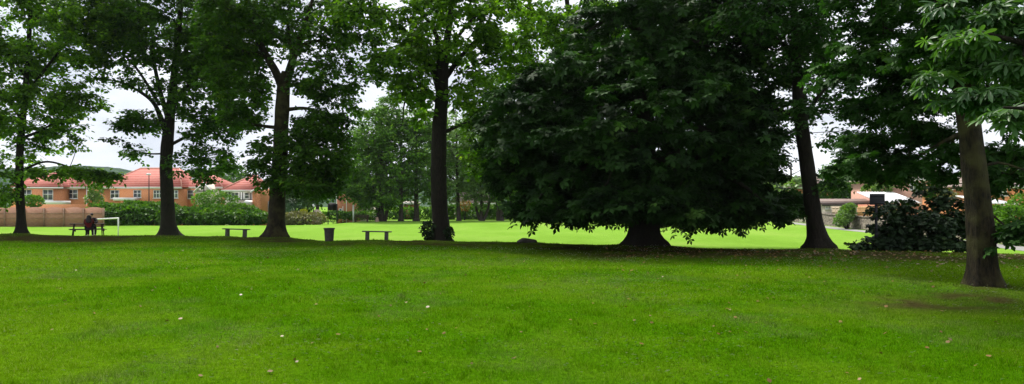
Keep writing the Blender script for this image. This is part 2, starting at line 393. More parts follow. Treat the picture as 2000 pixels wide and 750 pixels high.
def stem_mesh(name, sp, mt, parent, k=20, flare=0, lump=.05, seed=0):
    n = len(sp); r_ = np.random.default_rng(seed); z0 = sp[0, 2]; V = []
    ph = r_.random(6) * 6.28; nb = r_.integers(4, 7)
    an = np.arange(k) * 2 * math.pi / k; prev = None
    for i in range(n):
        t = sp[min(i + 1, n - 1), :3] - sp[max(i - 1, 0), :3]; t /= np.linalg.norm(t) + 1e-9
        if prev is None: a = np.cross(t, [0, 1, 0]) if abs(t[1]) < .9 else np.cross(t, [1, 0, 0])
        else: a = prev - t * np.dot(prev, t)
        a /= np.linalg.norm(a); prev = a; b = np.cross(t, a)
        hgt = sp[i, 2] - z0
        rr = sp[i, 3] * (1 + lump * np.sin(an * 3 + ph[0] + hgt * .8) + lump * .6 * np.sin(an * 5 + ph[1] - hgt * 1.7) + lump * .4 * np.sin(hgt * 5 + ph[2]))
        if flare:
            f = math.exp(-max(hgt - .12, 0) / (.20 + .28 * sp[0, 3])); rr = rr * (1 + flare * f * (.45 + .85 * np.maximum(0, np.sin(an * nb + ph[3]))))
        V.append(sp[i, :3] + rr[:, None] * (np.cos(an)[:, None] * a + np.sin(an)[:, None] * b))
    V = np.concatenate(V); f = []
    I = np.arange(n * k).reshape(n, k)
    q_ = np.stack([I[:-1], np.roll(I[:-1], -1, 1), np.roll(I[1:], -1, 1), I[1:]], -1).reshape(-1)
    fl = np.concatenate([q_, I[-1]]); fs = np.concatenate([np.full((n - 1) * k, 4), [k]])
    return np_mesh(name, V, fl, fs, mt, parent, smooth=True)

def sample_blob(b, D0, cr):
    px, py, rx, ry, dD, rD, n = b[:7]; shell = b[7] if len(b) > 7 else .25
    D = D0 + dD; c = P(px, py, D); R = np.array([rx / F * D, rD, ry / F * D])
    u = norm(rng.normal(size=(n, 3))); r = (shell + (1 - shell) * rng.random(n)) ** (1 / 2.2) if shell < .6 else shell + (1 - shell) * rng.random(n)
    return c + u * r[:, None] * R

def grow(sk, cl, tipr=.007):
    cap = len(sk) + len(cl) * 14; pos = np.zeros((cap, 3)); par = np.full(cap, -1); n = len(sk); pos[:n] = sk; n0 = n; tips = []
    d0 = np.array([np.min(np.linalg.norm(sk - c, axis=1)) for c in cl]); order = np.argsort(d0)
    for i in order:
        c = cl[i]; d = np.linalg.norm(pos[:n] - c, axis=1)
        cost = d + .45 * np.maximum(0, pos[:n, 2] - c[2]) + .12 * rng.random(n)
        j = int(np.argmin(cost)); dj = d[j]; k = int(min(12, max(1, math.ceil(dj / .45)))); prev = j; a = pos[j].copy(); off = rng.normal(size=3) * .05 * dj
        for s in range(1, k + 1):
            t = s / k; p = a + (c - a) * t + (np.array([0, 0, .14 * dj]) + off) * math.sin(math.pi * t) + (rng.normal(size=3) * .03 if s < k else 0)
            pos[n] = p; par[n] = prev; prev = n; n += 1
        tips.append(prev)
    w = np.zeros(n); 
    for t_ in tips: w[t_] += 1
    for i in range(n - 1, n0 - 1, -1):
        w[i] = max(w[i], 1)
        if par[i] >= 0: w[par[i]] += w[i]
    r = tipr * w ** .42
    idx = np.arange(n0, n); pr = par[idx]; rp = np.minimum(r[pr], r[idx] * 1.35)
    return pos[pr], pos[idx], rp, r[idx]

def make_tree(name, label, D, trunk, limbs, blobs, leafkind='leaf', leafsize=.15, lm=None, bm=None, group=None, cr=.6, twigs=7, lpt=9,
              flat=.35, k=20, flare=.55, radial=None, base=None, tipr=.007, droop=.35, cat='tree', seed=0, leafname='crown', minh=.5):
    lm = lm or LF_A; bm = bm or BARK
    t0 = trunk[0]; b = P(t0[0], t0[1], D) if base is None else np.array([base[0], base[1], 0.]); b[2] = Hs(b[0], b[1])
    root = thing(name, label, cat, b, group)
    def pt(q_):  # (px,py,r[,dD])
        v = P(q_[0], q_[1], D + (q_[3] if len(q_) > 3 else 0)); return [v[0], v[1], v[2], q_[2] * math.cos(math.atan((min(q_[0], 2000) - CX) / F)) ** 1.15]
    tr = [pt(q_) for q_ in trunk]; tr[0][2] = b[2] - .12
    sp = spline(tr, .12); stem_mesh('trunk', sp, bm, root, k=k, flare=flare, seed=seed + 1)
    sk = [sp[:, :3][sp[:, 2] > b[2] + 1.8]]
    if len(sk[0]) == 0: sk = [sp[-2:, :3]]
    limbs = [[pt(q_) for q_ in l] for l in limbs]
    if radial:
        nl, zlo, zhi, rl, dz = radial
        for i in range(nl):
            az = i * 2.4 + rng.random() * .5; z = zlo + (zhi - zlo) * (i + .5) / nl + b[2]; j = int(np.argmin(abs(sp[:, 2] - z))); s = sp[j]
            r0 = s[3] * .5; ll = rl * (1 - .45 * (i / nl)); d = np.array([math.cos(az), math.sin(az), 0])
            limbs.append([[*(s[:3]), r0], [*(s[:3] + d * ll * .35 + [0, 0, ll * .16]), r0 * .7], [*(s[:3] + d * ll * .7 + [0, 0, ll * .12 + dz * .4]), r0 * .45], [*(s[:3] + d * ll + [0, 0, dz]), r0 * .2]])
    for l in limbs:
        l[-1][3] = min(l[-1][3], .018); s = spline(l, .2); stem_mesh('limb', s, bm, root, k=10, flare=0, lump=.06, seed=seed + 3); sk.append(s[1:, :3])
    sk = np.concatenate(sk)[::2]
    cl = np.concatenate([sample_blob(q_, D, cr) for q_ in blobs])
    gnd = H(cl[:, 0], cl[:, 1]); cl = cl[cl[:, 2] > gnd + minh]
    A, B, ra, rb = grow(sk, cl, tipr)
    # twigs + leaves
    n = len(cl); C = np.repeat(cl, twigs, 0); m = len(C); az = rng.random(m) * 6.283
    ctr = np.array([b[0], b[1], 0]); outw = cl - ctr; outw[:, 2] = 0; outw = norm(outw); outw = np.repeat(outw, twigs, 0)
    d = np.stack([np.cos(az), np.sin(az), rng.normal(size=m) * flat], 1) + outw * .45; d = norm(d)
    ln = cr * (.5 + .7 * rng.random(m)); E = C + d * ln[:, None]; E[:, 2] -= droop * ln * ln
    v1, f1 = prisms(A, B, ra, rb, 5); v2, f2 = prisms(C, E, np.full(m, tipr * .8), np.full(m, tipr * .4), 3)
    V = np.concatenate([v1, v2]); f = np.concatenate([f1, f2 + len(v1)])
    np_mesh('branches', V, f, 4, bm, root, smooth=True)
    tt = rng.random((m, lpt)) * .9 + .15
    c = C[:, None, :] + (E - C)[:, None, :] * tt[:, :, None]
    c = c + rng.normal(size=c.shape) * np.array([.09, .09, .05]) * (cr / .6)
    dd = np.repeat(d[:, None, :], lpt, 1); c = c.reshape(-1, 3); dd = dd.reshape(-1, 3); q_ = len(c)
    tip = norm(dd * .7 + rng.normal(size=(q_, 3)) * np.array([.6, .6, .25]) + np.array([0, 0, -.35]))
    up = np.array([0, 0, 1.0]) + rng.normal(size=(q_, 3)) * .38 + dd * .25
    sz = leafsize * (.65 + .6 * rng.random(q_))
    leaves(leafname, c, tip, up, sz, leafkind, lm, root)
    return root

def bush(name, label, blobs, D, lm, leafsize=.12, cat='shrub', group=None, stems=6, kind='leaf', bm=None, base_py=None, parts='foliage'):
    """blobs: (px,py,rx,ry,dD,rD,nleaves)"""
    b0 = blobs[0]; bx = P(b0[0], b0[1], D + b0[4]); base = np.array([bx[0], bx[1], Hs(bx[0], bx[1])])
    root = thing(name, label, cat, base, group)
    Cs = []; Ns = []
    for (px, py, rx, ry, dD, rD, n) in blobs:
        Dd = D + dD; c = P(px, py, Dd); R = np.array([rx / F * Dd, rD, ry / F * Dd])
        u = norm(rng.normal(size=(n, 3))); u[:, 2] = np.abs(u[:, 2]) * np.where(rng.random(n) < .3, -1, 1)
        # lumps: radius modulated by noise on direction
        lump = 1 + .22 * (vnoise(u[:, 0] * 3 + 9 + px, u[:, 2] * 3 + u[:, 1] * 2 + 7, .7, 77) - .5) * 2 
        r = lump * (.78 + .26 * rng.random(n) ** .5)
        Cs.append(c + u * r[:, None] * R); Ns.append(u)
    c = np.concatenate(Cs); nn = np.concatenate(Ns); gnd = H(c[:, 0], c[:, 1]); k = c[:, 2] > gnd + .03; c = c[k]; nn = nn[k]; n = len(c)
    tip = norm(nn + rng.normal(size=(n, 3)) * .6 + np.array([0, 0, -.2])); up = np.array([0, 0, .8]) + nn * .6 + rng.normal(size=(n, 3)) * .45
    leaves(parts, c, tip, up, leafsize * (.6 + .7 * rng.random(n)), kind, lm, root)
    A = []; B = []
    for (px, py, rx, ry, dD, rD, n_) in blobs:
        Dd = D + dD; cc = P(px, py, Dd); g = np.array([cc[0], cc[1], Hs(cc[0], cc[1]) - .05]); g = np.array([base[0], base[1], base[2] - .05]) if np.linalg.norm(g[:2] - base[:2]) < 3 else g
        for i in range(stems):
            A.append(g + [rng.normal() * .08, rng.normal() * .08, 0]); B.append(cc + norm(rng.normal(size=3)) * np.array([rx / F * Dd, rD, ry / F * Dd]) * .8)
    A = np.array(A); B = np.array(B); B[:, 2] = np.maximum(B[:, 2], A[:, 2] + .3)
    v, f = prisms(A, B, np.full(len(A), .03), np.full(len(A), .008), 5); np_mesh('stems', v, f, 4, bm or BARK, root)
    return root

# ------------------------------------------------------------------ hills
def hills(name, x0, x1, y0, hfun, depth, mt, seed):
    xs = np.arange(x0, x1, 5.0); ys = np.arange(0, depth, 5.0); X, Y = np.meshgrid(xs, ys)
    prof = hfun(X) * np.sin(np.clip(Y / depth, 0, 1) * math.pi * .5)
    Z = prof + (fbm(X, Y, 14, seed, 3) - .5) * 7 * np.clip(Y / 60, 0, 1) + (fbm(X, Y, 90, seed + 4, 3) - .5) * 10 * np.clip(Y / 60, 0, 1)
    V = np.stack([X.ravel(), (Y + y0).ravel(), Z.ravel()], 1); ny, nx = X.shape; I = np.arange(nx * ny).reshape(ny, nx)
    q = np.stack([I[:-1, :-1], I[:-1, 1:], I[1:, 1:], I[1:, :-1]], -1).reshape(-1)
    return set_props(np_mesh(name, V, q, 4, mt, smooth=True), kind='structure')
M_HILL = mat('wooded_hill', (.02, .045, .03), rough=1, spec=0, col2=(.07, .11, .06), nscale=.11, detail=8, bump=2, bscale=.15)
hills('hills', -900, 900, 430, lambda X: 35 + 6 * np.sin(X / 90 + 1) + 5 * np.sin(X / 37) - 6 * sstep(-160, -60, X), 260, M_HILL, 40)

HAZE = .0001
mh = bpy.data.materials.new('haze_air'); mh.use_nodes = True; _t = mh.node_tree; _t.nodes.remove(_t.nodes['Principled BSDF'])
_v = _t.nodes.new('ShaderNodeVolumePrincipled'); _v.inputs['Color'].default_value = (.86, .92, 1, 1); _v.inputs['Density'].default_value = HAZE; _v.inputs['Anisotropy'].default_value = .2
_t.links.new(_v.outputs[0], _t.nodes['Material Output'].inputs['Volume'])
_hz = MB().box(-2850, 2850, -160, 3700, -6, 70).build('haze', mh); set_props(_hz, 'pale damp air over the park and houses', kind='stuff')
# ------------------------------------------------------------------ houses
M_BRICK = mat('orange_brick', (.44, .17, .07), col2=(.58, .25, .11), nscale=9, bump=.01, bscale=30)
M_BRICK2 = mat('red_brick', (.36, .14, .08), col2=(.48, .20, .12), nscale=9, bump=.01, bscale=30)
M_WHITE = mat('white_plastic', (.72, .72, .72), rough=.4)
M_GLASS = mat('window_glass', (.03, .04, .05), rough=.08, spec=.8, col2=(.12, .14, .16), nscale=1.2)
M_BLACKW = mat('dark_timber', (.03, .028, .025))
M_GREYW = mat('grey_cladding', (.36, .36, .34), col2=(.42, .42, .4))
M_STONE = mat('cream_render', (.5, .45, .36), col2=(.58, .53, .45))
def tile_mat(name, c1, c2, line, freq=4.2):
    m = bpy.data.materials.new(name); m.use_nodes = True; t = m.node_tree; b = t.nodes['Principled BSDF']
    tc = t.nodes.new('ShaderNodeTexCoord'); wv = t.nodes.new('ShaderNodeTexWave'); wv.bands_direction = 'Z'; wv.wave_profile = 'SAW'; wv.inputs['Scale'].default_value = freq / 2.0
    wv.inputs['Distortion'].default_value = .15; wv.inputs['Detail'].default_value = 0
    n = t.nodes.new('ShaderNodeTexNoise'); n.inputs['Scale'].default_value = 3; n.inputs['Detail'].default_value = 6
    r = t.nodes.new('ShaderNodeValToRGB'); r.color_ramp.elements[0].color = (*c1, 1); r.color_ramp.elements[1].color = (*c2, 1); r.color_ramp.elements[0].position = .35; r.color_ramp.elements[1].position = .65
    r2 = t.nodes.new('ShaderNodeValToRGB'); r2.color_ramp.elements[0].position = .74; r2.color_ramp.elements[1].position = .82
    mx = t.nodes.new('ShaderNodeMix'); mx.data_type = 'RGBA'; mx.inputs[7].default_value = (*line, 1)
    K = t.links.new; K(tc.outputs['Object'], wv.inputs['Vector']); K(tc.outputs['Object'], n.inputs['Vector']); K(n.outputs[0], r.inputs[0]); K(wv.outputs[1], r2.inputs[0])
    K(r2.outputs[0], mx.inputs[0]); K(r.outputs[0], mx.inputs[6]); K(mx.outputs[2], b.inputs['Base Color'])
    bp = t.nodes.new('ShaderNodeBump'); bp.inputs['Distance'].default_value = .06; K(wv.outputs[1], bp.inputs['Height']); K(bp.outputs[0], b.inputs['Normal']); b.inputs['Roughness'].default_value = .8
    return m
M_TILE = tile_mat('red_roof_tiles', (.33, .065, .045), (.42, .095, .065), (.56, .24, .19), 2.5)
M_TILE2 = tile_mat('brown_roof_tiles', (.16, .10, .085), (.24, .17, .14), (.33, .27, .24), 2.5)
M_TILE3 = tile_mat('pale_roof_tiles', (.30, .27, .22), (.42, .38, .31), (.5, .46, .4), 2.5)

def window(par, x0, x1, z0, z1, y, bars=1, trans=True, name='window', mt=None):
    """white frame standing 5 cm proud of a wall whose face is at y; child pane"""
    m = MB(); w = .07; ya, yb = y - .06, y + .04
    m.box(x0, x1, ya, yb, z0, z0 + w); m.box(x0, x1, ya, yb, z1 - w, z1); m.box(x0, x0 + w, ya + .002, yb, z0 + w, z1 - w); m.box(x1 - w, x1, ya + .002, yb, z0 + w, z1 - w)
    for i in range(bars):
        xc = x0 + (x1 - x0) * (i + 1) / (bars + 1); m.box(xc - .045, xc + .045, ya + .004, yb, z0 + w, z1 - w)
    if trans:
        zc = z0 + (z1 - z0) * .55; m.box(x0 + w, x1 - w, ya + .006, yb, zc - .035, zc + .035)
    f = m.build(name, mt or M_WHITE, par)
    MB().box(x0 + w * .5, x1 - w * .5, y - .03, y - .012, z0 + w * .5, z1 - w * .5).build('pane', M_GLASS, f)
    MB().box(x0 - .06, x1 + .06, y - .12, y + .02, z0 - .07, z0 - .002).build('sill', mt or M_WHITE, f)
    return f

def hip_roof(x0, x1, y0, y1, ze, zr, inl, inr, ov=.35):
    m = MB(); x0 -= ov; x1 += ov; y0 -= ov; y1 += ov; ym = (y0 + y1) / 2
    v = [[x0, y0, ze], [x1, y0, ze], [x1, y1, ze], [x0, y1, ze], [x0 + inl, ym, zr], [x1 - inr, ym, zr]]
    v2 = [[p[0], p[1], ze - .08] for p in v[:4]]
    return m.add(v + v2, [[0, 1, 5, 4], [2, 3, 4, 5], [1, 2, 5], [3, 0, 4], [0, 6, 7, 1], [1, 7, 8, 2], [2, 8, 9, 3], [3, 9, 6, 0], [9, 8, 7, 6]])
def ridge_caps(x0, x1, y0, y1, ze, zr, inl, inr, ov=.35):
    x0 -= ov; x1 += ov; y0 -= ov; y1 += ov; ym = (y0 + y1) / 2; m = MB(); r = .09
    m.tube([[x0 + inl, ym, zr], [x1 - inr, ym, zr]], r, 6)
    for a, b in (((x0, y0), x0 + inl), ((x1, y0), x1 - inr)): m.tube([[a[0], a[1], ze + .03], [b, ym, zr]], r, 6)
    return m
def wx(px, D): return (px - CX) / F * D
def wz(py, D): return EYE + (HY - py) / F * D
M_CAP = mat('ridge_tiles', (.52, .22, .17), col2=(.58, .3, .24))

def house(name, label, D, px0, px1, peave, pridge, depth, il, ir, wins, wall=M_BRICK, tile=M_TILE, caps=True, group=None, extra=None, cap=None):
    x0, x1 = wx(px0, D), wx(px1, D); ze, zr = wz(peave, D), wz(pridge, D); zb = Hs((x0 + x1) / 2, D) - .3
    root = thing(name, label, 'house', ((x0 + x1) / 2, D, zb), group)
    MB().box(x0, x1, D, D + depth, zb, ze - .10).build('wall', wall, root)
    rf = hip_roof(x0, x1, D, D + depth, ze + .16, zr, il, ir).build('roof', tile, root)
    if caps: ridge_caps(x0, x1, D, D + depth, ze + .16, zr, il, ir).build('ridge_tiles', cap or M_CAP, rf)
    m = MB().box(x0 - .36, x1 + .36, D - .37, D - .30, ze - .12, ze + .075); m.box(x0 - .36, x1 + .36, D - .298, D - .002, ze - .10, ze - .07); m.build('fascia', M_WHITE, root)
    MB().tube([[x0 - .4, D - .42, ze + .06], [x1 + .4, D - .42, ze + .06]], .06, 6).build('gutter', M_WHITE, root)
    for (a, b, c, d, *r) in wins: window(root, wx(a, D), wx(b, D), wz(d, D), wz(c, D), D, *(r or []))
    return root, D
def downpipe(root, px, D, z0, z1): MB().tube([[wx(px, D), D - .09, z0], [wx(px, D), D - .09, z1]], .05, 6).build('downpipe', M_WHITE, root)

hA, D_ = house('brick_house', 'orange brick house with hipped red tiled roof above the pinkish garden fence', 88, 26, 168, 367, 334, 7, 3.6, 3.8,
               [(43, 62, 370, 392, 1), (84, 104, 370, 389, 1), (133, 152, 370, 388, 1)])
# projecting hipped bay on its front
bx0, bx1 = wx(26, 86.6), wx(122, 86.6)
MB().box(bx0, bx1, 86.4, 87.999, Hs(-60, 87) - .3, wz(367, 86.4) - .12).build('front_bay', M_BRICK, hA)
hip_roof(bx0, bx1, 86.4, 91, wz(367, 86.4) + .18, wz(340, 88), 2.4, 2.6).build('bay_roof', M_TILE, hA)
ridge_caps(bx0, bx1, 86.4, 91, wz(367, 86.4) + .18, wz(340, 88), 2.4, 2.6).build('ridge_tiles', M_CAP, hA)
for a, b in ((43, 62), (84, 104)): window(hA, wx(a, 86.4), wx(b, 86.4), wz(391, 86.4), wz(370, 86.4), 86.4)
m = MB().box(wx(26, 86) - .3, wx(123, 86), 86.0, 86.06, wz(367, 86.4) - .08, wz(367, 86.4) + .1); m.build('bay_fascia', M_WHITE, hA)
downpipe(hA, 170, 88, -1, wz(367, 88)); downpipe(hA, 53, 86.4, -1, wz(367, 88))
MB().box(wx(79, 84), wx(114, 84), 84.2, 86.38, wz(399, 84), wz(392, 84)).build('porch_roof', M_WHITE, hA)
m = MB().box(wx(80, 84), wx(113, 84), 84.3, 86.37, -1.2, wz(399.5, 84)); m.build('porch', M_BRICK, hA)
MB().box(wx(160, 90), wx(173, 90), 89, 90, wz(350, 90), wz(340, 90)).build('gable_trim', M_WHITE, hA)

hB, D_ = house('brick_house', 'orange brick house with tall red roof behind the leafy hedge and lamp post', 88, 200, 352, 367, 325, 8, 3.2, 2.4,
               [(216, 233, 371, 388, 1), (261, 276, 371, 386, 1), (300, 317, 371, 387, 2), (335, 348, 371, 387, 1)])
downpipe(hB, 200, 88, -1, wz(367, 88))
MB().box(wx(228, 86), wx(254, 86), 85.6, 87.9, -1, wz(392, 86)).build('garage', M_BRICK, hB)
MB().box(wx(226, 86), wx(256, 86), 85.4, 87.95, wz(392, 86) + .002, wz(386, 86)).build('garage_roof', M_WHITE, hB)
hB2, D_ = house('brick_house', 'lower red roofed brick house with a white trimmed timber gable', 90, 352, 432, 367, 338, 7, 2.0, 3.2,
                [(354, 360, 371, 388, 0), (366, 378, 371, 388, 0)])
D_ = 87.2
gx0, gxm, gx1 = wx(381, D_), wx(398, D_), wx(413, D_)
MB().prism([(gx0, wz(400, D_)), (gx1, wz(400, D_)), (gx1, wz(374, D_)), (gxm, wz(358, D_)), (gx0, wz(374, D_))], D_, D_ + 2.9).build('gable', M_STONE, hB2)
m = MB(); m.tube([[gx0 - .2, D_ - .04, wz(376, D_)], [gxm, D_ - .04, wz(357, D_)], [gx1 + .2, D_ - .04, wz(376, D_)]], .13, 4); m.build('bargeboard', M_WHITE, hB2)
m = MB(); m.box(gxm - .06, gxm + .06, D_ - .03, D_ - .002, wz(385, D_), wz(360, D_)); m.box(gx0 + .3, gx1 - .3, D_ - .034, D_ - .002, wz(373, D_) - .06, wz(373, D_) + .06); m.build('timber', M_BLACKW, hB2)
MB().box(wx(372, 89), wx(381, 89), 89.2, 89.9, wz(352, 89), wz(347, 89)).build('rooflight', M_WHITE, hB2)

hC, D_ = house('timbered_house', 'red roofed house with black and white timbering beside the mossy trunk', 84, 440, 498, 373, 340, 6, 2.6, 1.2,
               [(452, 466, 376, 388, 1, False), (478, 487, 376, 388, 0)], wall=M_WHITE)
m = MB()
for px in (442, 448, 469, 474, 490, 496): m.box(wx(px, 84) - .05, wx(px, 84) + .05, 83.97, 83.998, wz(390, 84), wz(375, 84))
m.box(wx(440, 84), wx(498, 84), 83.96, 83.995, wz(391, 84), wz(389.6, 84)); m.build('timber', M_BLACKW, hC)
MB().box(wx(440, 84) + .02, wx(498, 84) - .02, 83.9, 83.955, -1.4, wz(391.4, 84)).build('lower_wall', M_STONE, hC)
D_ = 81.5; a, mid, b = wx(493, D_), wx(502, D_), wx(511, D_)
MB().prism([(a, -1.3), (b, -1.3), (b, wz(374, D_)), (mid + .1, wz(367, D_)), (a, wz(374, D_))], D_, 85).build('side_gable', M_BRICK, hC)
MB().tube([[a - .25, D_ - .06, wz(376, D_)], [mid + .1, D_ - .06, wz(366, D_)], [b + .25, D_ - .06, wz(370, D_)]], .1, 4).build('bargeboard', M_WHITE, hC)
D_ = 82; a, mid, b = wx(483, D_), wx(489, D_), wx(497, D_)
MB().prism([(a, wz(398, D_)), (b, wz(398, D_)), (mid, wz(391, D_))], 80.5, 83).build('porch_gable', M_WHITE, hC)
D_ = 83; 
hC2, D_ = house('tiled_house', 'pale rendered house with grey lean-to and white window behind the mossy trunk', 86, 511, 548, 370, 352, 6, 1.5, 1.5, [(513, 524, 376, 391, 1)], wall=M_GREYW, tile=M_TILE3, caps=False)
MB().box(wx(508, 84), wx(535, 84), 83.6, 85.99, -1.2, wz(393, 84)).build('lean_to', M_GREYW, hC2)

# brick blocks glimpsed in the middle
hD, D_ = house('brick_block', 'narrow red brick building end beyond the blank notice board', 98, 658, 692, 378, 368, 9, .6, .6, [(662, 668, 407, 418, 0, False)], wall=M_BRICK2, tile=M_TILE3, caps=False)
downpipe(hD, 658, 98, -1, wz(378, 98)); downpipe(hD, 677, 98, -1, wz(378, 98)); downpipe(hD, 670, 98, -1, wz(403, 98))
hE, D_ = house('brick_block', 'small red brick wall end showing between the dark mid-lawn trunks', 98, 788, 808, 398, 392, 6, .4, .4, [(799, 804, 404, 412, 0, False)], wall=M_BRICK2, tile=M_TILE3, caps=False)
hG, D_ = house('rendered_house', 'white rendered house low behind the back lawn bench', 102, 690, 722, 400, 385, 6, 1, 1, [(695, 702, 404, 413, 1), (708, 716, 404, 413, 1)], wall=M_STONE, tile=M_TILE3, caps=False)
hH, D_ = house('rendered_house', 'white rendered house glimpsed through leaves beyond the mown field', 112, 880, 965, 398, 372, 8, 2, 2, [(888, 896, 402, 412, 1), (918, 926, 402, 412, 1), (945, 953, 402, 412, 1)], wall=M_STONE, tile=M_TILE2, caps=False)

# distant pale building on the hill
D_ = 420; root = thing('distant_block', 'tiny pale blue block far off on the wooded hill', 'building', (wx(490, D_), D_, wz(335, D_)))
MB().box(wx(483, D_), wx(500, D_), D_, D_ + 8, wz(334, D_), wz(321, D_)).build('wall', mat('pale_blue_wall', (.45, .52, .68)), root)
m = MB()
for i in range(4): m.box(wx(484.5 + i * 4, D_), wx(487 + i * 4, D_), D_ - .1, D_ - .02, wz(331, D_), wz(326, D_))
m.build('window', M_GLASS, root)

# right hand side buildings
def gable_shed(name, label, D, px0, px1, peave, pridge, depth, wall, tile, slant=0, cat='outbuilding'):
    x0, x1 = wx(px0, D), wx(px1, D); zb = Hs(x0, D) - .3; ze, zr = wz(peave, D), wz(pridge, D)
    root = thing(name, label, cat, ((x0 + x1) / 2, D, zb))
    MB().box(x0, x1, D, D + depth, zb, ze).build('wall', wall, root)
    m = MB(); o = .25; m.add([[x0 - o, D - o, ze + .01], [x1 + o, D - o, ze + .01], [x1 + o, D + depth / 2, zr], [x0 - o + slant, D + depth / 2, zr], [x1 + o, D + depth + o, ze + .01], [x0 - o, D + depth + o, ze + .01]],
              [[0, 1, 2, 3], [3, 2, 4, 5], [1, 4, 2], [0, 3, 5], [0, 5, 4, 1]]); m.build('roof', tile, root)
    m = MB().box(x0 - o, x1 + o, D - o - .05, D - o - .005, ze - .12, ze + .06); m.build('fascia', M_BLACKW, root)
    return root
oA = gable_shed('outbuilding', 'long low outbuilding with brown tiled roof behind the pale timber fence', 72, 1608, 1752, 400, 387.5, 6, M_STONE, M_TILE2, .5)
window(oA, wx(1612, 72), wx(1622, 72), wz(408, 72), wz(402, 72), 72)
hR, D_ = house('brick_house', 'pinkish brick house showing only its brown roof between two leaning trunks', 96, 1560, 1626, 367, 342, 7, 3, 1.2, [(1600, 1608, 352, 358, 0, False)], wall=M_BRICK, tile=M_TILE2, caps=False)
hF, D_ = house('brick_house', 'pink brick house with pale tiled roof half hidden by leaves', 70, 1738, 1872, 352, 312, 8, 3.2, 2.5,
               [(1776, 1800, 356, 371, 2), (1812, 1830, 356, 371, 1), (1842, 1862, 356, 371, 2)], wall=mat('pink_brick', (.48, .26, .2), col2=(.58, .34, .27), nscale=9), tile=M_TILE3, caps=False)
D_ = 64; root = thing('lean_to_roof', 'white corrugated lean-to against the pink brick house', 'lean-to', (wx(1760, D_), D_, Hs(30, D_)))
x0, x1 = wx(1722, D_), wx(1800, D_)
M_CORR = mat('white_sheet', (.74, .73, .74), rough=.35)
m = MB(); k = 26
for i in range(k):
    xa = x0 + (x1 - x0) * i / k; xb = x0 + (x1 - x0) * (i + 1) / k; zz = .05 * (i % 2)
    m.add([[xa, D_, wz(396, D_) + zz], [xb, D_, wz(396, D_) + .05 - zz], [xb, D_ + 4.7, wz(380, D_) + .05 - zz + .35], [xa, D_ + 4.7, wz(380, D_) + zz + .35],
           [xa, D_, wz(396, D_) + zz - .06], [xb, D_, wz(396, D_) - .01 - zz], [xb, D_ + 4.7, wz(380, D_) - zz + .34], [xa, D_ + 4.7, wz(380, D_) + zz + .29]], [[0, 1, 2, 3], [7, 6, 5, 4], [0, 4, 5, 1], [3, 2, 6, 7]])
m.build('roof', M_CORR, root)
MB().box(x0 + .1, x1 - .1, D_ + .1, D_ + 4.6, -.6, wz(399, D_)).build('wall', M_BRICK2, root)
# white conservatory beyond the near trunk
D_ = 44; root = thing('conservatory', 'white framed conservatory with pale roof behind the near mossy trunk', 'conservatory', (wx(1955, D_), D_, Hs(wx(1955, D_), D_)))
x0, x1 = wx(1925, D_), wx(1990, D_)
m = MB(); m.add([[x0, D_, wz(396, D_)], [x1, D_, wz(398, D_)], [x1, D_ + 3, wz(384, D_)], [x0, D_ + 3, wz(380, D_)], [x0, D_, wz(398, D_)], [x1, D_, wz(400, D_)], [x1, D_ + 3, wz(386, D_)], [x0, D_ + 3, wz(382, D_)]],
          [[0, 1, 2, 3], [7, 6, 5, 4], [0, 4, 5, 1], [1, 5, 6, 2], [2, 6, 7, 3], [3, 7, 4, 0]]); m.build('roof', M_CORR, root)
for i in range(3): window(root, x0 + (x1 - x0) * i / 3 + .02, x0 + (x1 - x0) * (i + 1) / 3 - .02, wz(416, D_), wz(401, D_), D_ + .1, 1, False)
MB().box(x0, x1, D_ + .1, D_ + 2.9, -.6, wz(417, D_)).build('wall', M_BRICK, root)
hI, D_ = house('brick_house', 'orange brick house wall seen above the white conservatory', 52, 1925, 2080, 366, 330, 8, 3, 3, [(1950, 1966, 370, 382, 1)], wall=M_BRICK, tile=M_TILE2, caps=False)

# ------------------------------------------------------------------ boundary fences and walls
M_PANEL = mat('pinkish_fence_boards', (.33, .155, .105), col2=(.42, .22, .15), nscale=2.5, stretch=(1, 1, 7), bump=.02, bscale=6)
M_POST = mat('fence_post', (.26, .15, .11), col2=(.33, .2, .15), nscale=5)
D_ = 68; root = thing('garden_fence', 'long pinkish board fence with scalloped panel tops at the field edge', 'fence', (wx(60, D_), D_, Hs(-49, D_)))
px = -260; pw = 38.5; i = 0
while px < 190:
    x0, x1 = wx(px, D_) + .06, wx(px + pw, D_) - .06; zb = Hs((x0 + x1) / 2, D_) - .03; zt = wz(407, D_)
    top = [(x1 - (x1 - x0) * k / 10, zt + .13 * math.sin(math.pi * k / 10)) for k in range(11)]
    MB().prism([(x0, zb), (x1, zb)] + top, D_ - .02, D_ + .03).build('panel', M_PANEL, root)
    m = MB()
    for zz in (.25, .75, 1.25): m.box(x0, x1, D_ - .06, D_ - .022, zb + zz + .1, zb + zz + .15)
    m.build('rail', M_POST, root)
    MB().box(x1 + .002, x1 + .118, D_ - .07, D_ + .07, zb, zt + .05).build('post', M_POST, root)
    px += pw; i += 1
# brick garden wall just behind
MB_ = MB().box(wx(20, 76), wx(168, 76), 76, 76.25, -1.6, wz(399, 76)); o = MB_.build('garden_wall', M_BRICK, None)
set_props(o, 'low orange brick wall between the pinkish fence and the house', 'wall')

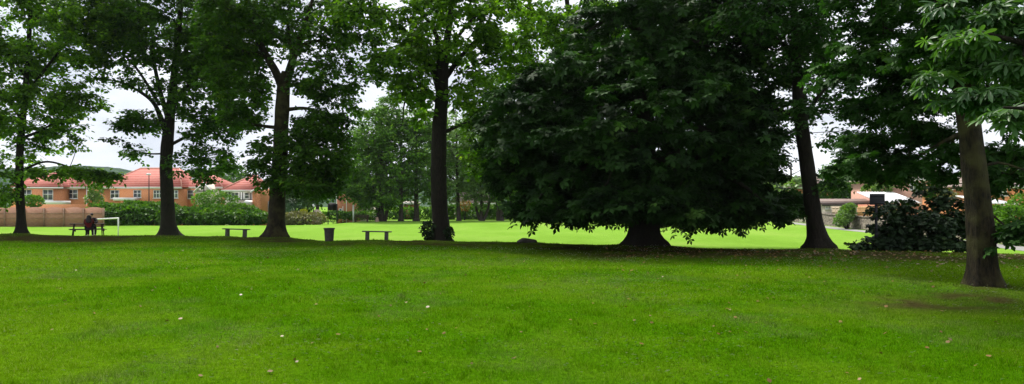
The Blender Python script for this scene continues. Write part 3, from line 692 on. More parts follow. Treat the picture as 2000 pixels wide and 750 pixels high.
M_RUB = mat('rubble_stone', (.12, .10, .085), col2=(.32, .27, .22), nscale=5, detail=8, bump=.06, bscale=7, lo=.4, hi=.6)
def wall_line(name, label, pts, h, th, mt, cat='wall', coping=True):
    pts = np.array(pts, float); seg = np.linalg.norm(np.diff(pts, axis=0), axis=1); s = np.concatenate([[0], np.cumsum(seg)])
    ss = np.arange(0, s[-1], .35); cx = np.interp(ss, s, pts[:, 0]); cy = np.interp(ss, s, pts[:, 1]); d = norm(np.gradient(np.stack([cx, cy], 1), axis=0)); nr = np.stack([-d[:, 1], d[:, 0]], 1)
    hz = H(cx, cy); root = thing(name, label, cat, (cx[0], cy[0], hz[0])); V = []; f = []
    lv = np.linspace(0, 1, 8); prof = [(-1, t) for t in lv] + [(1, t) for t in lv[::-1]]
    for i in range(len(ss)):
        for j, (sd_, t) in enumerate(prof):
            rr = th * .5 * (1 - .12 * t) + (rng.random() - .5) * .07
            V.append([cx[i] + nr[i, 0] * sd_ * rr, cy[i] + nr[i, 1] * sd_ * rr, hz[i] - .1 + (h + .1) * t + (rng.random() - .5) * .03])
    k = len(prof)
    for i in range(len(ss) - 1):
        for j in range(k): f.append([i * k + j, i * k + (j + 1) % k, (i + 1) * k + (j + 1) % k, (i + 1) * k + j])
    np_mesh('wall_body', V, f, 4, mt, root)
    if coping:
        m = MB(); i = 0
        while i < len(ss) - 2:
            a, b = np.array([cx[i], cy[i]]), np.array([cx[i + 1], cy[i + 1]]); dd = norm(b - a); n_ = np.array([-dd[1], dd[0]]) * th * .56; z0 = hz[i] + h + .02; z1 = z0 + .1 + rng.random() * .06
            e = a + (b - a) * .94; v = [[*(a - n_), z0], [*(e - n_), z0], [*(e + n_), z0], [*(a + n_), z0]]; m.add(v + [[p[0], p[1], z1] for p in v], [[3, 2, 1, 0], [4, 5, 6, 7], [0, 1, 5, 4], [1, 2, 6, 5], [2, 3, 7, 6], [3, 0, 4, 7]]); i += 1
        m.build('coping', mt, root)
    return root
wall_line('stone_wall', 'brown rubble stone wall running along the far side of the path', [(37.5, 104), (35, 88), (33.8, 76), (33.2, 66), (32.6, 60), (31.4, 52), (30, 44), (28.2, 37), (26.6, 31), (25.6, 26)], 1.1, .45, M_RUB)
M_NEWT = mat('pale_timber', (.50, .29, .13), col2=(.6, .38, .19), nscale=3, stretch=(3, 3, .6))
M_NEWT2 = mat('weathered_pale_timber', (.36, .28, .2), col2=(.44, .35, .26), nscale=3, stretch=(3, 3, .6))
def board_fence(label, a, b, z0, z1, n, mt):
    a = np.array(a, float); b = np.array(b, float); L_ = np.linalg.norm(b - a); ang = math.atan2(b[1] - a[1], b[0] - a[0]); root = thing('timber_fence', label, 'fence', (a[0], a[1], Hs(*a)))
    M = Matrix.Translation((a[0], a[1], 0)) @ Matrix.Rotation(ang, 4, 'Z')
    for i in range(n):
        s0, s1 = L_ * i / n + .06, L_ * (i + 1) / n - .06
        m = MB(); nb = 12
        for k in range(nb): m.box(s0 + (s1 - s0) * k / nb, s0 + (s1 - s0) * (k + .93) / nb, -.02, .0, z0, z1)
        for zz in (z0 + .1, (z0 + z1) / 2, z1 - .12): m.box(s0, s1, -.06, -.022, zz - .035, zz + .035)
        m.xform(M).build('panel', mt, root)
        MB().box(s1 + .01, s1 + .11, -.08, .06, Hs(*(a + (b - a) * (i + 1) / n)) - .1, z1 + .06).xform(M).build('post', mt, root)
    return root
board_fence('weathered pale timber fence above the stone wall left of the trailing bush', (33.6, 70), (wx(1644, 66) + .2, 66), wz(425, 66), wz(404, 66), 3, M_NEWT2)
board_fence('fresh orange timber fence panels right of the trailing bush', (34.1, 66), (36.6, 62), wz(425, 62), wz(403, 62), 3, M_NEWT)

# ------------------------------------------------------------------ far lawn furniture
M_BLK = mat('black_paint', (.012, .012, .018), rough=.6)
D_ = 84; zg = Hs(wx(650, D_), D_); root = thing('notice_board', 'blank black arched notice board on two thin legs', 'notice board', (wx(650, D_), D_, zg))
x0, x1 = wx(641.5, D_), wx(657.5, D_); zt, zb = wz(396, D_), wz(411, D_)
prof = [(x0, zb), (x1, zb)] + [(x1 - (x1 - x0) * k / 8, zt - .12 + .12 * math.sin(math.pi * k / 8)) for k in range(9)]
MB().prism(prof, D_ - .05, D_ + .05).build('board', M_BLK, root)
for px in (640.8, 658.4): MB().box(wx(px, D_) - .05, wx(px, D_) + .05, D_ - .05, D_ + .05, zg - .05, wz(398, D_)).build('leg', M_BLK, root)

M_WOODB = mat('dark_bench_wood', (.05, .035, .022), col2=(.08, .06, .04), nscale=6)
D_ = 80; zg = Hs(wx(706, D_), D_); root = thing('park_bench', 'dark slatted bench with backrest on the far lawn by the white post', 'bench', (wx(706, D_), D_, zg), 'benches')
x0, x1 = wx(692, D_), wx(720, D_)
m = MB(); [m.box(x0, x1, D_ - .25 + k * .12, D_ - .16 + k * .12, zg + .42, zg + .46) for k in range(4)]; m.build('seat', M_WOODB, root)
m = MB(); [m.box(x0, x1, D_ + .24, D_ + .27, zg + .52 + k * .13, zg + .61 + k * .13) for k in range(3)]; m.build('backrest', M_WOODB, root)
for xx in (x0 + .1, x1 - .2): MB().box(xx, xx + .1, D_ - .26, D_ + .235, zg - .03, zg + .415).build('leg', M_WOODB, root)
for xx in (x0 + .1, x1 - .2): MB().box(xx, xx + .1, D_ - .26, D_ + .23, zg + .62, zg + .67).box(xx, xx + .08, D_ + .28, D_ + .34, zg, zg + .9).build('arm_frame', M_WOODB, root)
D_ = 80.5; zg = Hs(wx(690, D_), D_); root = thing('white_post', 'slim white post standing left of the far bench', 'post', (wx(690, D_), D_, zg))
MB().tube([[wx(690, D_), D_, zg - .1], [wx(690, D_), D_, wz(401, D_)]], .09, 10).build('post', M_WHITE, root); MB().tube([[wx(690, D_), D_, wz(401, D_) + .001], [wx(690, D_), D_, wz(399.6, D_)]], [.11, .02], 10).build('cap', M_WHITE, root)

D_ = 76; zg = Hs(wx(608, D_), D_); root = thing('globe_lamp', 'short black lamp post with white globe by the standing stone', 'lamp', (wx(609, D_), D_, zg))
MB().tube([[wx(612, D_), D_, zg], [wx(612, D_), D_, wz(404, D_)]], .06, 8).build('post', M_BLK, root)
bpy.ops.mesh.primitive_uv_sphere_add(segments=16, ring_count=10, radius=.17, location=(0, 0, 0)); g = bpy.context.object; g.name = 'globe'; g.data.materials.append(M_WHITE); g.parent = root; g.location = Vector((wx(612, D_), D_, wz(402, D_))) - root.location

D_ = 82; zg = Hs(wx(291, D_), D_) ; root = thing('street_lamp', 'tall thin dark lamp post with white head in the hedge', 'street lamp', (wx(291, 79), 79, Hs(wx(291, 79), 79)))
D_ = 79; zz = Hs(wx(291, D_), D_)
MB().tube([[wx(291, D_), D_, zz - .1], [wx(291, D_), D_, wz(342, D_)]], [.075, .045], 8).build('pole', M_BLK, root)
m = MB().box(wx(291, D_) - .22, wx(291, D_) + .22, D_ - .3, D_ + .12, wz(342, D_), wz(338.5, D_), taper=.3); m.build('lamp_head', M_WHITE, root)

# standing stone
def rock(name, label, c, size, mt, seed, cat='boulder', sub=4):
    bpy.ops.mesh.primitive_ico_sphere_add(subdivisions=sub, radius=1, location=(0, 0, 0)); o = bpy.context.object; o.name = name; r_ = np.random.default_rng(seed)
    me = o.data; v = np.array([p.co[:] for p in me.vertices]); n = norm(v)
    cuts = norm(r_.normal(size=(9, 3))); dd = .72 + .2 * r_.random(9)
    s = np.min(np.where(n @ cuts.T > .05, dd[None] / np.maximum(n @ cuts.T, .05), 9), axis=1); s = np.minimum(s, 1.0)
    s = s + .05 * (vnoise(n[:, 0] * 4 + 5, n[:, 2] * 4 + n[:, 1] * 3 + 5, .6, seed) - .5)
    v = n * s[:, None] * np.array(size)
    me.vertices.foreach_set('co', v.ravel()); me.materials.append(mt)
    o.location = c; return set_props(o, label, cat)
D_ = 77; rock('standing_stone', 'upright tan standing stone in the shrub bed', (wx(619, D_), D_, Hs(wx(619, D_), D_) + .75), (.72, .5, 1.15), mat('tan_stone', (.36, .28, .2), col2=(.5, .42, .33), nscale=4, bump=.03), 3, 'stone')
rock('boulder', 'low dark boulder on the grass bank left of the great spreading tree', (*P(1029, 474, 29.6)[:2], Hs(*P(1029, 474, 29.6)[:2]) + .05), (.46, .32, .17), mat('dark_stone', (.03, .028, .022), col2=(.07, .06, .05), nscale=6, bump=.02), 8)

# goal
D_ = 50; M_GOAL = mat('white_painted_steel', (.78, .78, .78), rough=.35)
gr = P(231, 426, 50.0); gl = P(184, 428.5, 44.5); g1 = Hs(gr[0], gr[1]); g2 = Hs(gl[0], gl[1]); root = thing('goal_frame', 'small white goal frame standing behind the picnic table', 'goal', (gr[0], gr[1], g1))
MB().tube([gl, gr], .05, 8).build('crossbar', M_GOAL, root)
MB().tube([[gr[0], gr[1], g1 - .05], gr + [0, 0, .05]], .05, 8).build('goal_post', M_GOAL, root)
MB().tube([[gl[0], gl[1], g2 - .05], gl + [0, 0, .05]], .05, 8).build('goal_post', M_GOAL, root)
# ------------------------------------------------------------------ hedges, shrubs and far trees
HG = 'shrubs along the field edge'
bush('hedge', 'tall leafy hedge mound between the pinkish fence and the thick bare trunk', [(215, 419, 38, 21, 1, 2.0, 4200), (265, 416, 40, 20, 2, 2.2, 4600), (312, 418, 40, 20, 1, 2.0, 4200), (250, 422, 60, 20, -1, 1.6, 3600), (195, 424, 20, 18, 0, 1.4, 1500), (325, 422, 28, 20, -1, 1.4, 1600)], 73, LF_H, .26, 'hedge', HG)
bush('hedge', 'broad bright hedge mound between the bare trunk and the plain slab bench', [(375, 422, 38, 15, 0, 2.0, 3800), (420, 419, 40, 17, 1, 2.1, 4200), (465, 418, 38, 18, 1, 2.0, 3600), (410, 425, 60, 15, -1, 1.5, 3000), (500, 425, 26, 12, 0, 1.4, 1300), (470, 425, 40, 12, -1, 1.3, 1600)], 74, LF_H, .24, 'hedge', HG)
bush('garden_tree', 'small airy dull green garden tree in front of the timber gable', [(415, 386, 28, 13, 0, 1.4, 1000), (442, 391, 24, 11, 0, 1.2, 600), (390, 392, 16, 9, 0, 1.0, 350)], 80, LF_M, .2, 'tree', HG)
bush('garden_shrub', 'yellow green garden shrub between the two orange brick houses', [(187, 376, 11, 16, 0, .9, 700), (184, 390, 14, 12, 0, 1, 600)], 78, LF_P, .2, 'shrub', HG)
bush('garden_shrub', 'rounded green shrub over the fence beside the slim dark trunk', [(67, 393, 14, 10, 0, .9, 900)], 70, LF_M, .2, 'shrub', HG)
bush('garden_shrub', 'green shrub over the fence at the frame edge left of the slim trunk', [(0, 392, 26, 12, 0, 1.1, 1100)], 70, LF_M, .2, 'shrub', HG)
bush('conifer_shrub', 'blue green bushy conifer behind the mossy trunk', [(572, 398, 22, 22, 1, 1.4, 1800), (568, 418, 22, 18, 0, 1.3, 1200)], 78, LF_G, .2, 'shrub', HG)
bush('low_shrub', 'low russet and green shrub bed at the foot of the standing stone', [(585, 426, 32, 12, 0, 1.4, 2200), (612, 427, 26, 11, 0, 1.3, 1800), (560, 428, 24, 10, 0, 1.2, 1200)], 74, LF_R, .16, 'shrub', HG)
bush('flowering_shrub', 'small bright yellow shrub between conifer and standing stone', [(593, 414, 7, 4.5, 0, .4, 420)], 76, LF_Y, .14, 'shrub', HG)
bush('garden_shrub', 'pale feathery shrub rising beside the white globe lamp', [(600, 402, 8, 12, 0, .6, 400)], 79, LF_P, .16, 'shrub', HG)
bush('low_hedge', 'low clipped bright hedge behind the blank notice board', [(655, 420, 26, 7, 0, 1, 1500), (695, 421, 30, 7, 1, 1, 1500), (735, 420, 30, 8, 2, 1, 1300)], 88, LF_H, .22, 'hedge', HG)
bush('back_hedge', 'long dark hedge closing the back of the mown field', [(860 + i * 30, 417, 24, 16, (i % 3) * .6, 1.3, 1500) for i in range(14)] + [(770 + i * 26, 419, 20, 13, 1, 1.1, 900) for i in range(3)], 95, LF_M, .3, 'hedge', HG)
bush('orange_shrub', 'orange tinted shrub low among the far trees', [(908, 402, 10, 9, 0, .8, 380)], 92, LF_O, .22, 'shrub', HG)
bush('trailing_bush', 'bright green bush trailing over the stone wall between two fence sections', [(1655, 417, 12, 14, 0, .9, 900), (1642, 432, 10, 8, -1.0, .6, 420), (1660, 405, 9, 7, 0, .7, 300), (1650, 424, 12, 12, -.6, .7, 500)], 64, LF_P, .2, 'shrub', HG)
bush('garden_hedge', 'dark green hedge rising behind the long low outbuilding', [(1600 + i * 26, 376 - (i % 2) * 3, 20, 15, 0, 1.5, 1300) for i in range(7)], 84, LF_A, .26, 'hedge', HG)
bush('garden_shrub', 'bright lime shrub beside the pink brick house and black sign', [(1722, 362, 16, 16, 0, 1.2, 1300), (1700, 372, 14, 10, 0, 1, 700)], 70, LF_P, .22, 'shrub', HG)
bush('garden_shrub', 'green garden shrub with russet tips under the pink brick house windows', [(1838, 380, 24, 10, 0, 1, 900), (1822, 370, 9, 10, -1, .6, 400)], 54, LF_R, .16, 'shrub', HG)
bush('garden_shrub', 'tangled green shrub over the stone wall right of the near trunk', [(1975, 430, 30, 24, 0, 1.2, 2600), (1950, 420, 16, 16, 1, .8, 900), (2010, 400, 30, 20, 1, 1, 1200)], 37, LF_M, .14, 'shrub', HG)
bush('basal_shoots', 'dark tuft of leafy shoots sprouting left of the fourth tall trunk', [(836, 448, 13, 13, 0, .32, 330), (838, 460, 11, 8, 0, .3, 200)], 32.3, LF_D, .13, 'shrub', 'leafy shoots at trunk bases', stems=8)
bush('basal_shoots', 'small dark tuft of leafy shoots sprouting right of the fourth tall trunk', [(877, 456, 8, 10, 0, .25, 220)], 32.2, LF_D, .13, 'shrub', 'leafy shoots at trunk bases', stems=6)
# big dark shrub behind the sign

DT = 'trees across the far field'
def far_tree(name, label, px, D, hgt_px, crown, lm, n=110, leaf=.30, r=.35, group=DT, lean=0, stems=None, twigs=6, lpt=8, cr=1.15, bm=None):
    z = Hs(wx(px, D), D); py = HY + F * (EYE - z) / D
    tr = [(px, py, r), (px + lean * .3, py - hgt_px * .2, r * .8), (px + lean * .6, py - hgt_px * .5, r * .6), (px + lean, py - hgt_px * .9, r * .15)]
    return make_tree(name, label, D, tr, stems or [], crown, 'leaf', leaf, lm, bm or BARK_GREY, group, cr=cr, twigs=twigs, lpt=lpt, k=12, flare=.5, radial=(6, 3, hgt_px / F * D * .7, 3.2, 1.2), tipr=.015)
far_tree('multi_stem_tree', 'multi stemmed dense tree nearest the far bench', 745, 83, 215, [(715, 330, 48, 80, 0, 4.5, 190), (735, 260, 50, 60, 0, 4.5, 110), (704, 362, 24, 25, 0, 2.5, 44), (745, 385, 50, 16, -1, 2.5, 50)], LF_M, r=.34,
         stems=[[(742, 432, .26), (736, 400, .22), (725, 350, .14)], [(752, 433, .24), (758, 400, .2), (765, 340, .12)]])
far_tree('dense_tree', 'dense dark tree in the middle of the far clump of three', 783, 84, 230, [(775, 305, 52, 88, 0, 4.5, 190), (765, 225, 36, 40, 0, 3, 50)], LF_M, r=.3)
far_tree('dense_tree', 'dense green tree behind the straight trunk with leafy shoots at its foot', 813, 85, 220, [(828, 310, 45, 85, 0, 4.5, 150), (815, 235, 30, 40, 0, 3.5, 40), (850, 360, 20, 36, 0, 3, 30)], LF_M, r=.36)
far_tree('pale_tree', 'pale leaved tree first right of the straight trunk across the field', 896, 87, 250, [(893, 340, 34, 60, 0, 4, 100), (890, 260, 40, 50, 0, 4, 60)], LF_P, r=.28, lean=-6)
far_tree('forked_tree', 'fork trunked green tree across the field left of the spreading dark crown', 940, 88, 240, [(938, 340, 36, 60, 0, 4, 90), (945, 260, 36, 60, 0, 4, 60)], LF_P, r=.24, stems=[[(938, 432, .2), (930, 405, .16), (925, 360, .1)], [(944, 432, .2), (954, 405, .15), (958, 370, .1)]])
far_tree('twin_stem_tree', 'twin stemmed tree across the field beside the spreading dark crown', 979, 88, 230, [(985, 350, 40, 50, 0, 4, 90), (1000, 290, 40, 60, 0, 4, 60)], LF_M, r=.3, stems=[[(973, 431, .24), (971, 400, .2), (965, 360, .1)]])
far_tree('leaning_tree', 'dark tree with a slanting trunk over the shrub bed', 585, 80, 90, [(600, 364, 45, 22, 0, 3, 80), (628, 362, 20, 18, 0, 3, 26)], LF_A, r=.25, lean=30)
BT = 'woodland trees on the skyline'
for px, D, hp, cr_, lm_, lb in [
        (400, 150, 90, [(400, 350, 60, 26, 0, 8, 90)], LF_A, 'dark rounded skyline tree behind the low red roof'),
        (455, 160, 95, [(450, 338, 34, 20, 0, 6, 60)], LF_A, 'dark skyline tree rising left of the timbered house roof'),
        (120, 150, 70, [(120, 345, 40, 16, 0, 6, 40), (70, 340, 40, 14, 0, 6, 30)], LF_M, 'broad skyline tree behind the first red roof'),
        (870, 120, 260, [(870, 300, 60, 80, 0, 7, 130)], LF_M, 'tall backing tree filling the gap right of the straight trunk'),
        (960, 125, 230, [(960, 320, 70, 80, 0, 7, 140)], LF_A, 'tall dark backing tree beyond the twin stemmed tree'),
        (1060, 120, 200, [(1060, 350, 70, 60, 0, 7, 110)], LF_A, 'backing tree seen under the left of the spreading crown'),
        (1180, 125, 180, [(1180, 360, 80, 55, 0, 7, 110)], LF_M, 'backing tree seen left of the massive trunk'),
        (1320, 125, 180, [(1320, 360, 80, 55, 0, 7, 110)], LF_A, 'backing tree seen right of the massive trunk'),
        (1450, 115, 190, [(1440, 360, 70, 55, 0, 7, 110)], LF_M, 'backing tree before the path leaves the field'),
        (1545, 100, 130, [(1540, 375, 40, 36, 0, 5, 90)], LF_P, 'bright tree at the far end of the path'),
        (1680, 110, 130, [(1660, 340, 60, 30, 0, 6, 80)], LF_M, 'tree rising behind the dark garden hedge'),
        (620, 130, 170, [(620, 350, 60, 50, 0, 6, 90)], LF_A, 'tree far behind the shrub bed and standing stone'),
        (735, 125, 180, [(740, 350, 70, 50, 0, 6, 90)], LF_A, 'tree far behind the multi stemmed tree'),
        (1960, 90, 130, [(1960, 320, 50, 30, 0, 5, 60)], LF_M, 'tree behind the orange brick wall and conservatory')]:
    far_tree('woodland_tree', lb, px, D, hp, cr_, lm_, leaf=.5, r=.4, group=BT, cr=1.9, twigs=6, lpt=8)

# ------------------------------------------------------------------ the row of big trees
RT = 'mature trees in the row'  # unseen crown tops above the frame are enlarged to shade the ground
make_tree('slim_tree', 'slim dark trunked tree beside the picnic table with one low drooping bough', 39.3,
    [(42, 458, .33), (41, 430, .30), (38, 330, .26), (42, 260, .24), (48, 190, .2), (55, 100, .16), (60, 0, .12), (62, -150, .06)],
    [[(39, 335, .10), (90, 316, .075), (150, 330, .055), (210, 342, .03)], [(42, 270, .12), (80, 255, .09), (120, 230, .05)], [(44, 235, .12), (10, 190, .08), (-35, 150, .05)],
     [(48, 190, .12), (100, 120, .09), (155, 55, .05)], [(50, 150, .11), (0, 80, .07), (-40, 20, .04)], [(39, 350, .08), (15, 365, .05), (-10, 375, .03)]],
    [(50, 50, 120, 100, 0, 3, 230), (165, 60, 45, 60, -1, 2.5, 60), (132, 220, 22, 80, -1.5, 1.2, 34), (60, 215, 85, 65, 0, 2.5, 110), (175, 160, 40, 60, 0, 2, 30), (215, 30, 40, 50, 1, 2, 26), (15, 130, 50, 80, 0, 2.5, 60), (135, 335, 95, 9, -1, 1.2, 34), (205, 345, 30, 9, -1, 1, 9), (8, 355, 30, 45, -1, 1.5, 24), (55, 300, 60, 30, 0, 2, 14), (-60, 200, 60, 120, 0, 3, 40), (90, -150, 200, 120, -1, 5, 150)],
    leafsize=.19, lm=LF_B, group=RT, cr=0.68, lpt=8, seed=1, flare=.8)
make_tree('forking_tree', 'broad tree with thick flared trunk between picnic table and plain bench', 40.9,
    [(330, 456, .52), (329, 430, .47), (326, 380, .43), (324, 330, .41), (328, 270, .38), (335, 200, .30), (342, 130, .24), (350, 50, .18), (358, -60, .12), (360, -200, .05)],
    [[(326, 262, .20), (303, 205, .15), (275, 180, .11), (238, 162, .07), (200, 152, .04)], [(328, 230, .18), (311, 170, .14), (301, 120, .11), (295, 55, .06)], [(312, 205, .12), (275, 145, .09), (247, 112, .06), (212, 95, .035)],
     [(335, 210, .16), (380, 150, .12), (425, 85, .07)], [(329, 285, .12), (370, 265, .09), (415, 255, .05)], [(341, 130, .13), (380, 70, .09), (400, 0, .06)], [(327, 300, .07), (290, 300, .05), (255, 290, .03)]],
    [(345, 50, 120, 95, 0, 4, 300), (405, 180, 65, 110, 0, 3, 200), (272, 235, 38, 22, -1, 1.5, 34), (240, 145, 36, 28, 0, 1.5, 14), (245, 40, 40, 50, 0, 2, 60), (412, 320, 40, 38, -1, 2, 34), (250, 285, 35, 20, -1, 1.5, 8), (365, 300, 26, 50, -1, 1.2, 16), (300, 150, 30, 50, -1, 1.5, 12), (350, -140, 170, 120, -1, 6, 150), (430, 60, 40, 80, 0, 3, 50), (400, 110, 40, 60, 0, 3, 40), (240, 100, 40, 40, 0, 2, 20), (205, 40, 45, 60, 0, 3, 50), (440, 130, 40, 60, 0, 3, 30)],
    leafsize=.19, lm=LF_A, group=RT, cr=0.68, lpt=8, seed=2, flare=1.0)
make_tree('wide_forked_tree', 'tall tree with a high two way fork between the plain bench and the litter bin', 34.2,
    [(540, 466, .48), (541, 435, .44), (543, 380, .42), (546, 320, .41), (549, 250, .38), (552, 200, .36), (554, 168, .33), (558, 140, .2)],
    [[(554, 176, .27), (538, 140, .22), (518, 105, .18), (497, 60, .14), (482, 0, .10), (470, -90, .05)], [(553, 180, .27), (568, 130, .22), (580, 90, .17), (598, 40, .12), (615, -20, .08), (630, -110, .04)],
     [(518, 108, .13), (480, 100, .09), (440, 92, .05)], [(572, 115, .13), (563, 60, .10), (565, -10, .06)], [(580, 92, .11), (620, 80, .08), (672, 98, .04)], [(551, 215, .12), (600, 212, .08), (650, 228, .04)],
     [(549, 270, .11), (590, 285, .08), (650, 320, .04)], [(549, 250, .11), (505, 245, .08), (455, 235, .04)], [(547, 330, .09), (590, 345, .06), (640, 360, .03)]],
    [(465, 55, 56, 80, 0, 3, 170), (475, 175, 48, 80, 0, 2.5, 110), (650, 40, 70, 55, 0, 3, 54), (622, 288, 62, 88, 0, 2.5, 240), (605, 362, 60, 20, -1, 2, 40), (528, 310, 34, 65, -1, 1.2, 46), (640, 150, 60, 50, 0, 2.5, 34), (545, 30, 50, 60, 0, 3, 80), (600, 170, 30, 30, 0, 2, 12), (550, -130, 190, 120, -1, 6, 140), (690, 110, 55, 80, 0, 3, 34), (665, 200, 45, 50, 0, 2, 22), (610, 130, 50, 50, 0, 3, 26), (435, 60, 40, 70, 0, 2, 30)],
    leafsize=.175, lm=LF_A, bm=BARK_MOSS, group=RT, cr=0.63, lpt=8, seed=3, flare=.75)
make_tree('straight_tree', 'straight dark trunked tree with leafy tufts at its foot right of the slab bench', 32.6,
    [(862, 469, .44), (861, 440, .41), (859, 400, .40), (857, 320, .38), (858, 250, .35), (862, 200, .33), (864, 160, .28), (870, 100, .2), (880, 30, .14), (885, -60, .1), (888, -180, .04)],
    [[(862, 195, .2), (847, 142, .17), (824, 106, .15), (800, 70, .12), (765, 42, .09), (730, 8, .06)], [(858, 150, .15), (852, 70, .1), (828, 32, .08), (790, 0, .05)], [(862, 205, .1), (832, 188, .08), (794, 194, .05), (786, 238, .025)],
     [(864, 160, .15), (902, 108, .1), (950, 55, .06)], [(858, 262, .1), (905, 242, .07), (945, 232, .04)], [(868, 110, .1), (920, 40, .07), (980, 0, .04)]],
    [(880, 50, 110, 85, 0, 3.5, 190), (785, 120, 60, 40, -1, 2, 54), (710, 35, 65, 45, 0, 3, 50), (935, 195, 55, 65, 0, 3, 64), (812, 172, 40, 22, -1, 1.5, 24), (930, 300, 36, 45, 0, 3, 26), (990, 60, 60, 80, 0, 3, 54), (820, 215, 30, 25, 0, 2, 10), (870, -130, 190, 110, -1, 6, 130)],
    leafsize=.185, lm=LF_B, group=RT, cr=0.63, lpt=8, seed=4, flare=.7)
make_tree('dark_shrub', 'large dark broad leaved shrub beside the black sign post', 25.0,
    [(1800, 493, .09), (1798, 470, .07), (1796, 450, .05), (1795, 430, .03)],
    [[(1790, 490, .05, 0), (1750, 450, .04, 0), (1720, 410, .02, 0)], [(1805, 490, .05, 0), (1840, 440, .04, 0), (1865, 400, .02, .2)], [(1795, 492, .04, -.3), (1740, 475, .03, -.5), (1690, 478, .015, -.5)], [(1800, 490, .05, .3), (1780, 430, .03, .4), (1770, 390, .02, .5)], [(1810, 492, .04, 0), (1860, 470, .03, -.2), (1890, 455, .015, -.2)]],
    [(1800, 448, 78, 44, .3, 1.2, 190), (1735, 445, 34, 26, .2, .7, 30), (1718, 472, 30, 10, -.3, .5, 18), (1684, 480, 22, 4, -.4, .2, 9), (1850, 432, 44, 52, .3, 1.0, 80), (1762, 398, 30, 14, .4, .7, 10), (1822, 380, 30, 18, .4, .7, 16), (1800, 480, 90, 14, -.3, .9, 80), (1712, 416, 16, 18, 0, .3, 9), (1740, 412, 20, 16, .2, .5, 8)],
    leafsize=.15, lm=LF_D, cr=.26, twigs=6, lpt=6, k=10, flare=.3, cat='shrub', seed=9, leafname='foliage', minh=.12, tipr=.005)
# the great chestnut
make_tree('spreading_chestnut', 'huge spreading tree with massive trunk and skirts of foliage near the ground', 26.7,
    [(1260, 483, .72), (1259, 460, .62), (1258, 430, .58), (1257, 380, .55), (1256, 300, .50), (1255, 200, .42), (1255, 80, .3), (1255, -60, .18), (1255, -200, .06)],
    [[(1257, 350, .22), (1180, 320, .16, -1.5), (1090, 350, .1, -2.5), (1040, 400, .05, -3)], [(1257, 350, .22), (1340, 320, .16, -1.5), (1430, 350, .1, -2.5), (1500, 400, .05, -2.5)], [(1257, 310, .2), (1230, 280, .15, -2.5), (1200, 330, .08, -4.5)], [(1257, 300, .2), (1300, 270, .15, -2.5), (1350, 330, .08, -4.5)],
     [(1256, 330, .22), (1150, 300, .15, 1.5), (1040, 330, .08, 2.5)], [(1256, 330, .22), (1370, 300, .15, 1.5), (1480, 340, .08, 2.5)]],
    [(1240, 255, 265, 180, 0, 5.8, 430, .72), (1250, 260, 240, 150, 0, 4.5, 260, .3), (1000, 260, 50, 90, -1, 2.5, 46), (1060, 405, 55, 40, -1, 2.5, 60), (1165, 425, 60, 22, -3, 1.6, 40), (1345, 425, 60, 22, -3, 1.6, 40), (1450, 415, 70, 32, -1, 2.5, 60), (1515, 402, 42, 26, 1, 1.6, 30), (1470, 330, 50, 50, 1, 2, 34), (1130, 415, 80, 25, 3, 2, 55), (1380, 415, 90, 25, 3, 2, 60), (1250, 385, 110, 30, -3.5, 1.6, 36),
     (1250, 395, 160, 30, 1, 3, 110), (1215, 440, 28, 14, -1.5, 1, 10), (1280, -90, 180, 90, 0, 6, 110), (1400, 60, 110, 80, 0, 3.5, 80), (1230, 60, 130, 50, 0, 4, 60), (1470, 200, 50, 90, 1.5, 3, 16), (1020, 330, 50, 70, 0, 2.5, 40)],
    leafkind='star', leafsize=.27, lm=LF_C, group=RT, cr=.72, twigs=7, lpt=5, radial=(14, 2.6, 9, 5.2, -.3), seed=5, flare=.55, minh=1.4)
make_tree('bright_tree', 'airy bright leaved tree rising behind the shoulder of the huge spreading tree', 38,
    [(1262, 478, .30), (1258, 430, .28), (1240, 340, .27), (1190, 230, .25), (1140, 130, .2), (1110, 20, .14), (1095, -120, .05)],
    [[(1185, 225, .14), (1080, 180, .1), (1010, 130, .05)], [(1165, 180, .14), (1190, 110, .1), (1230, 60, .05)], [(1130, 100, .12), (1060, 40, .08), (1000, -10, .05)]],
    [(1060, 90, 80, 90, 0, 3.5, 130), (1010, 170, 60, 60, -1, 2.5, 40), (1160, 60, 100, 70, 0, 3.5, 110), (1280, 40, 80, 50, 0, 3, 60), (1100, -100, 190, 90, 0, 5, 100), (1060, 240, 50, 50, 0, 2.5, 30)],
    leafsize=.19, lm=LF_B, group=RT, cr=.65, lpt=8, seed=12)
make_tree('leaning_trunk_tree', 'dark leaning trunked tree between the massive tree and the black sign', 25.4,
    [(1598, 487, .42), (1596, 465, .36), (1589, 420, .33), (1579, 350, .30), (1569, 270, .28), (1561, 200, .25), (1556, 130, .2), (1552, 60, .16), (1548, -60, .1), (1545, -160, .04)],
    [[(1562, 200, .12), (1546, 120, .09), (1528, 90, .05)], [(1569, 240, .10), (1605, 180, .07), (1665, 140, .04)], [(1560, 160, .11), (1610, 105, .08), (1655, 50, .04)], [(1578, 335, .07), (1610, 347, .05), (1645, 352, .025)], [(1565, 230, .1), (1520, 215, .07), (1480, 205, .04)], [(1555, 110, .1), (1480, 50, .07), (1400, 30, .05)]],
    [(1520, 70, 95, 85, 0, 3, 180), (1605, 50, 60, 70, 0, 3, 50), (1625, 190, 50, 36, 0, 2, 24), (1535, 230, 50, 44, 0, 2, 36), (1640, 250, 36, 34, 0, 2, 9), (1618, 350, 26, 16, 0, 1, 8), (1430, 50, 90, 60, -1, 3, 80), (1590, 130, 50, 40, 0, 2, 24), (1560, -130, 190, 110, -1, 6, 170)],
    leafsize=.14, lm=LF_E, group=RT, cr=.58, lpt=8, seed=6, flare=.8)
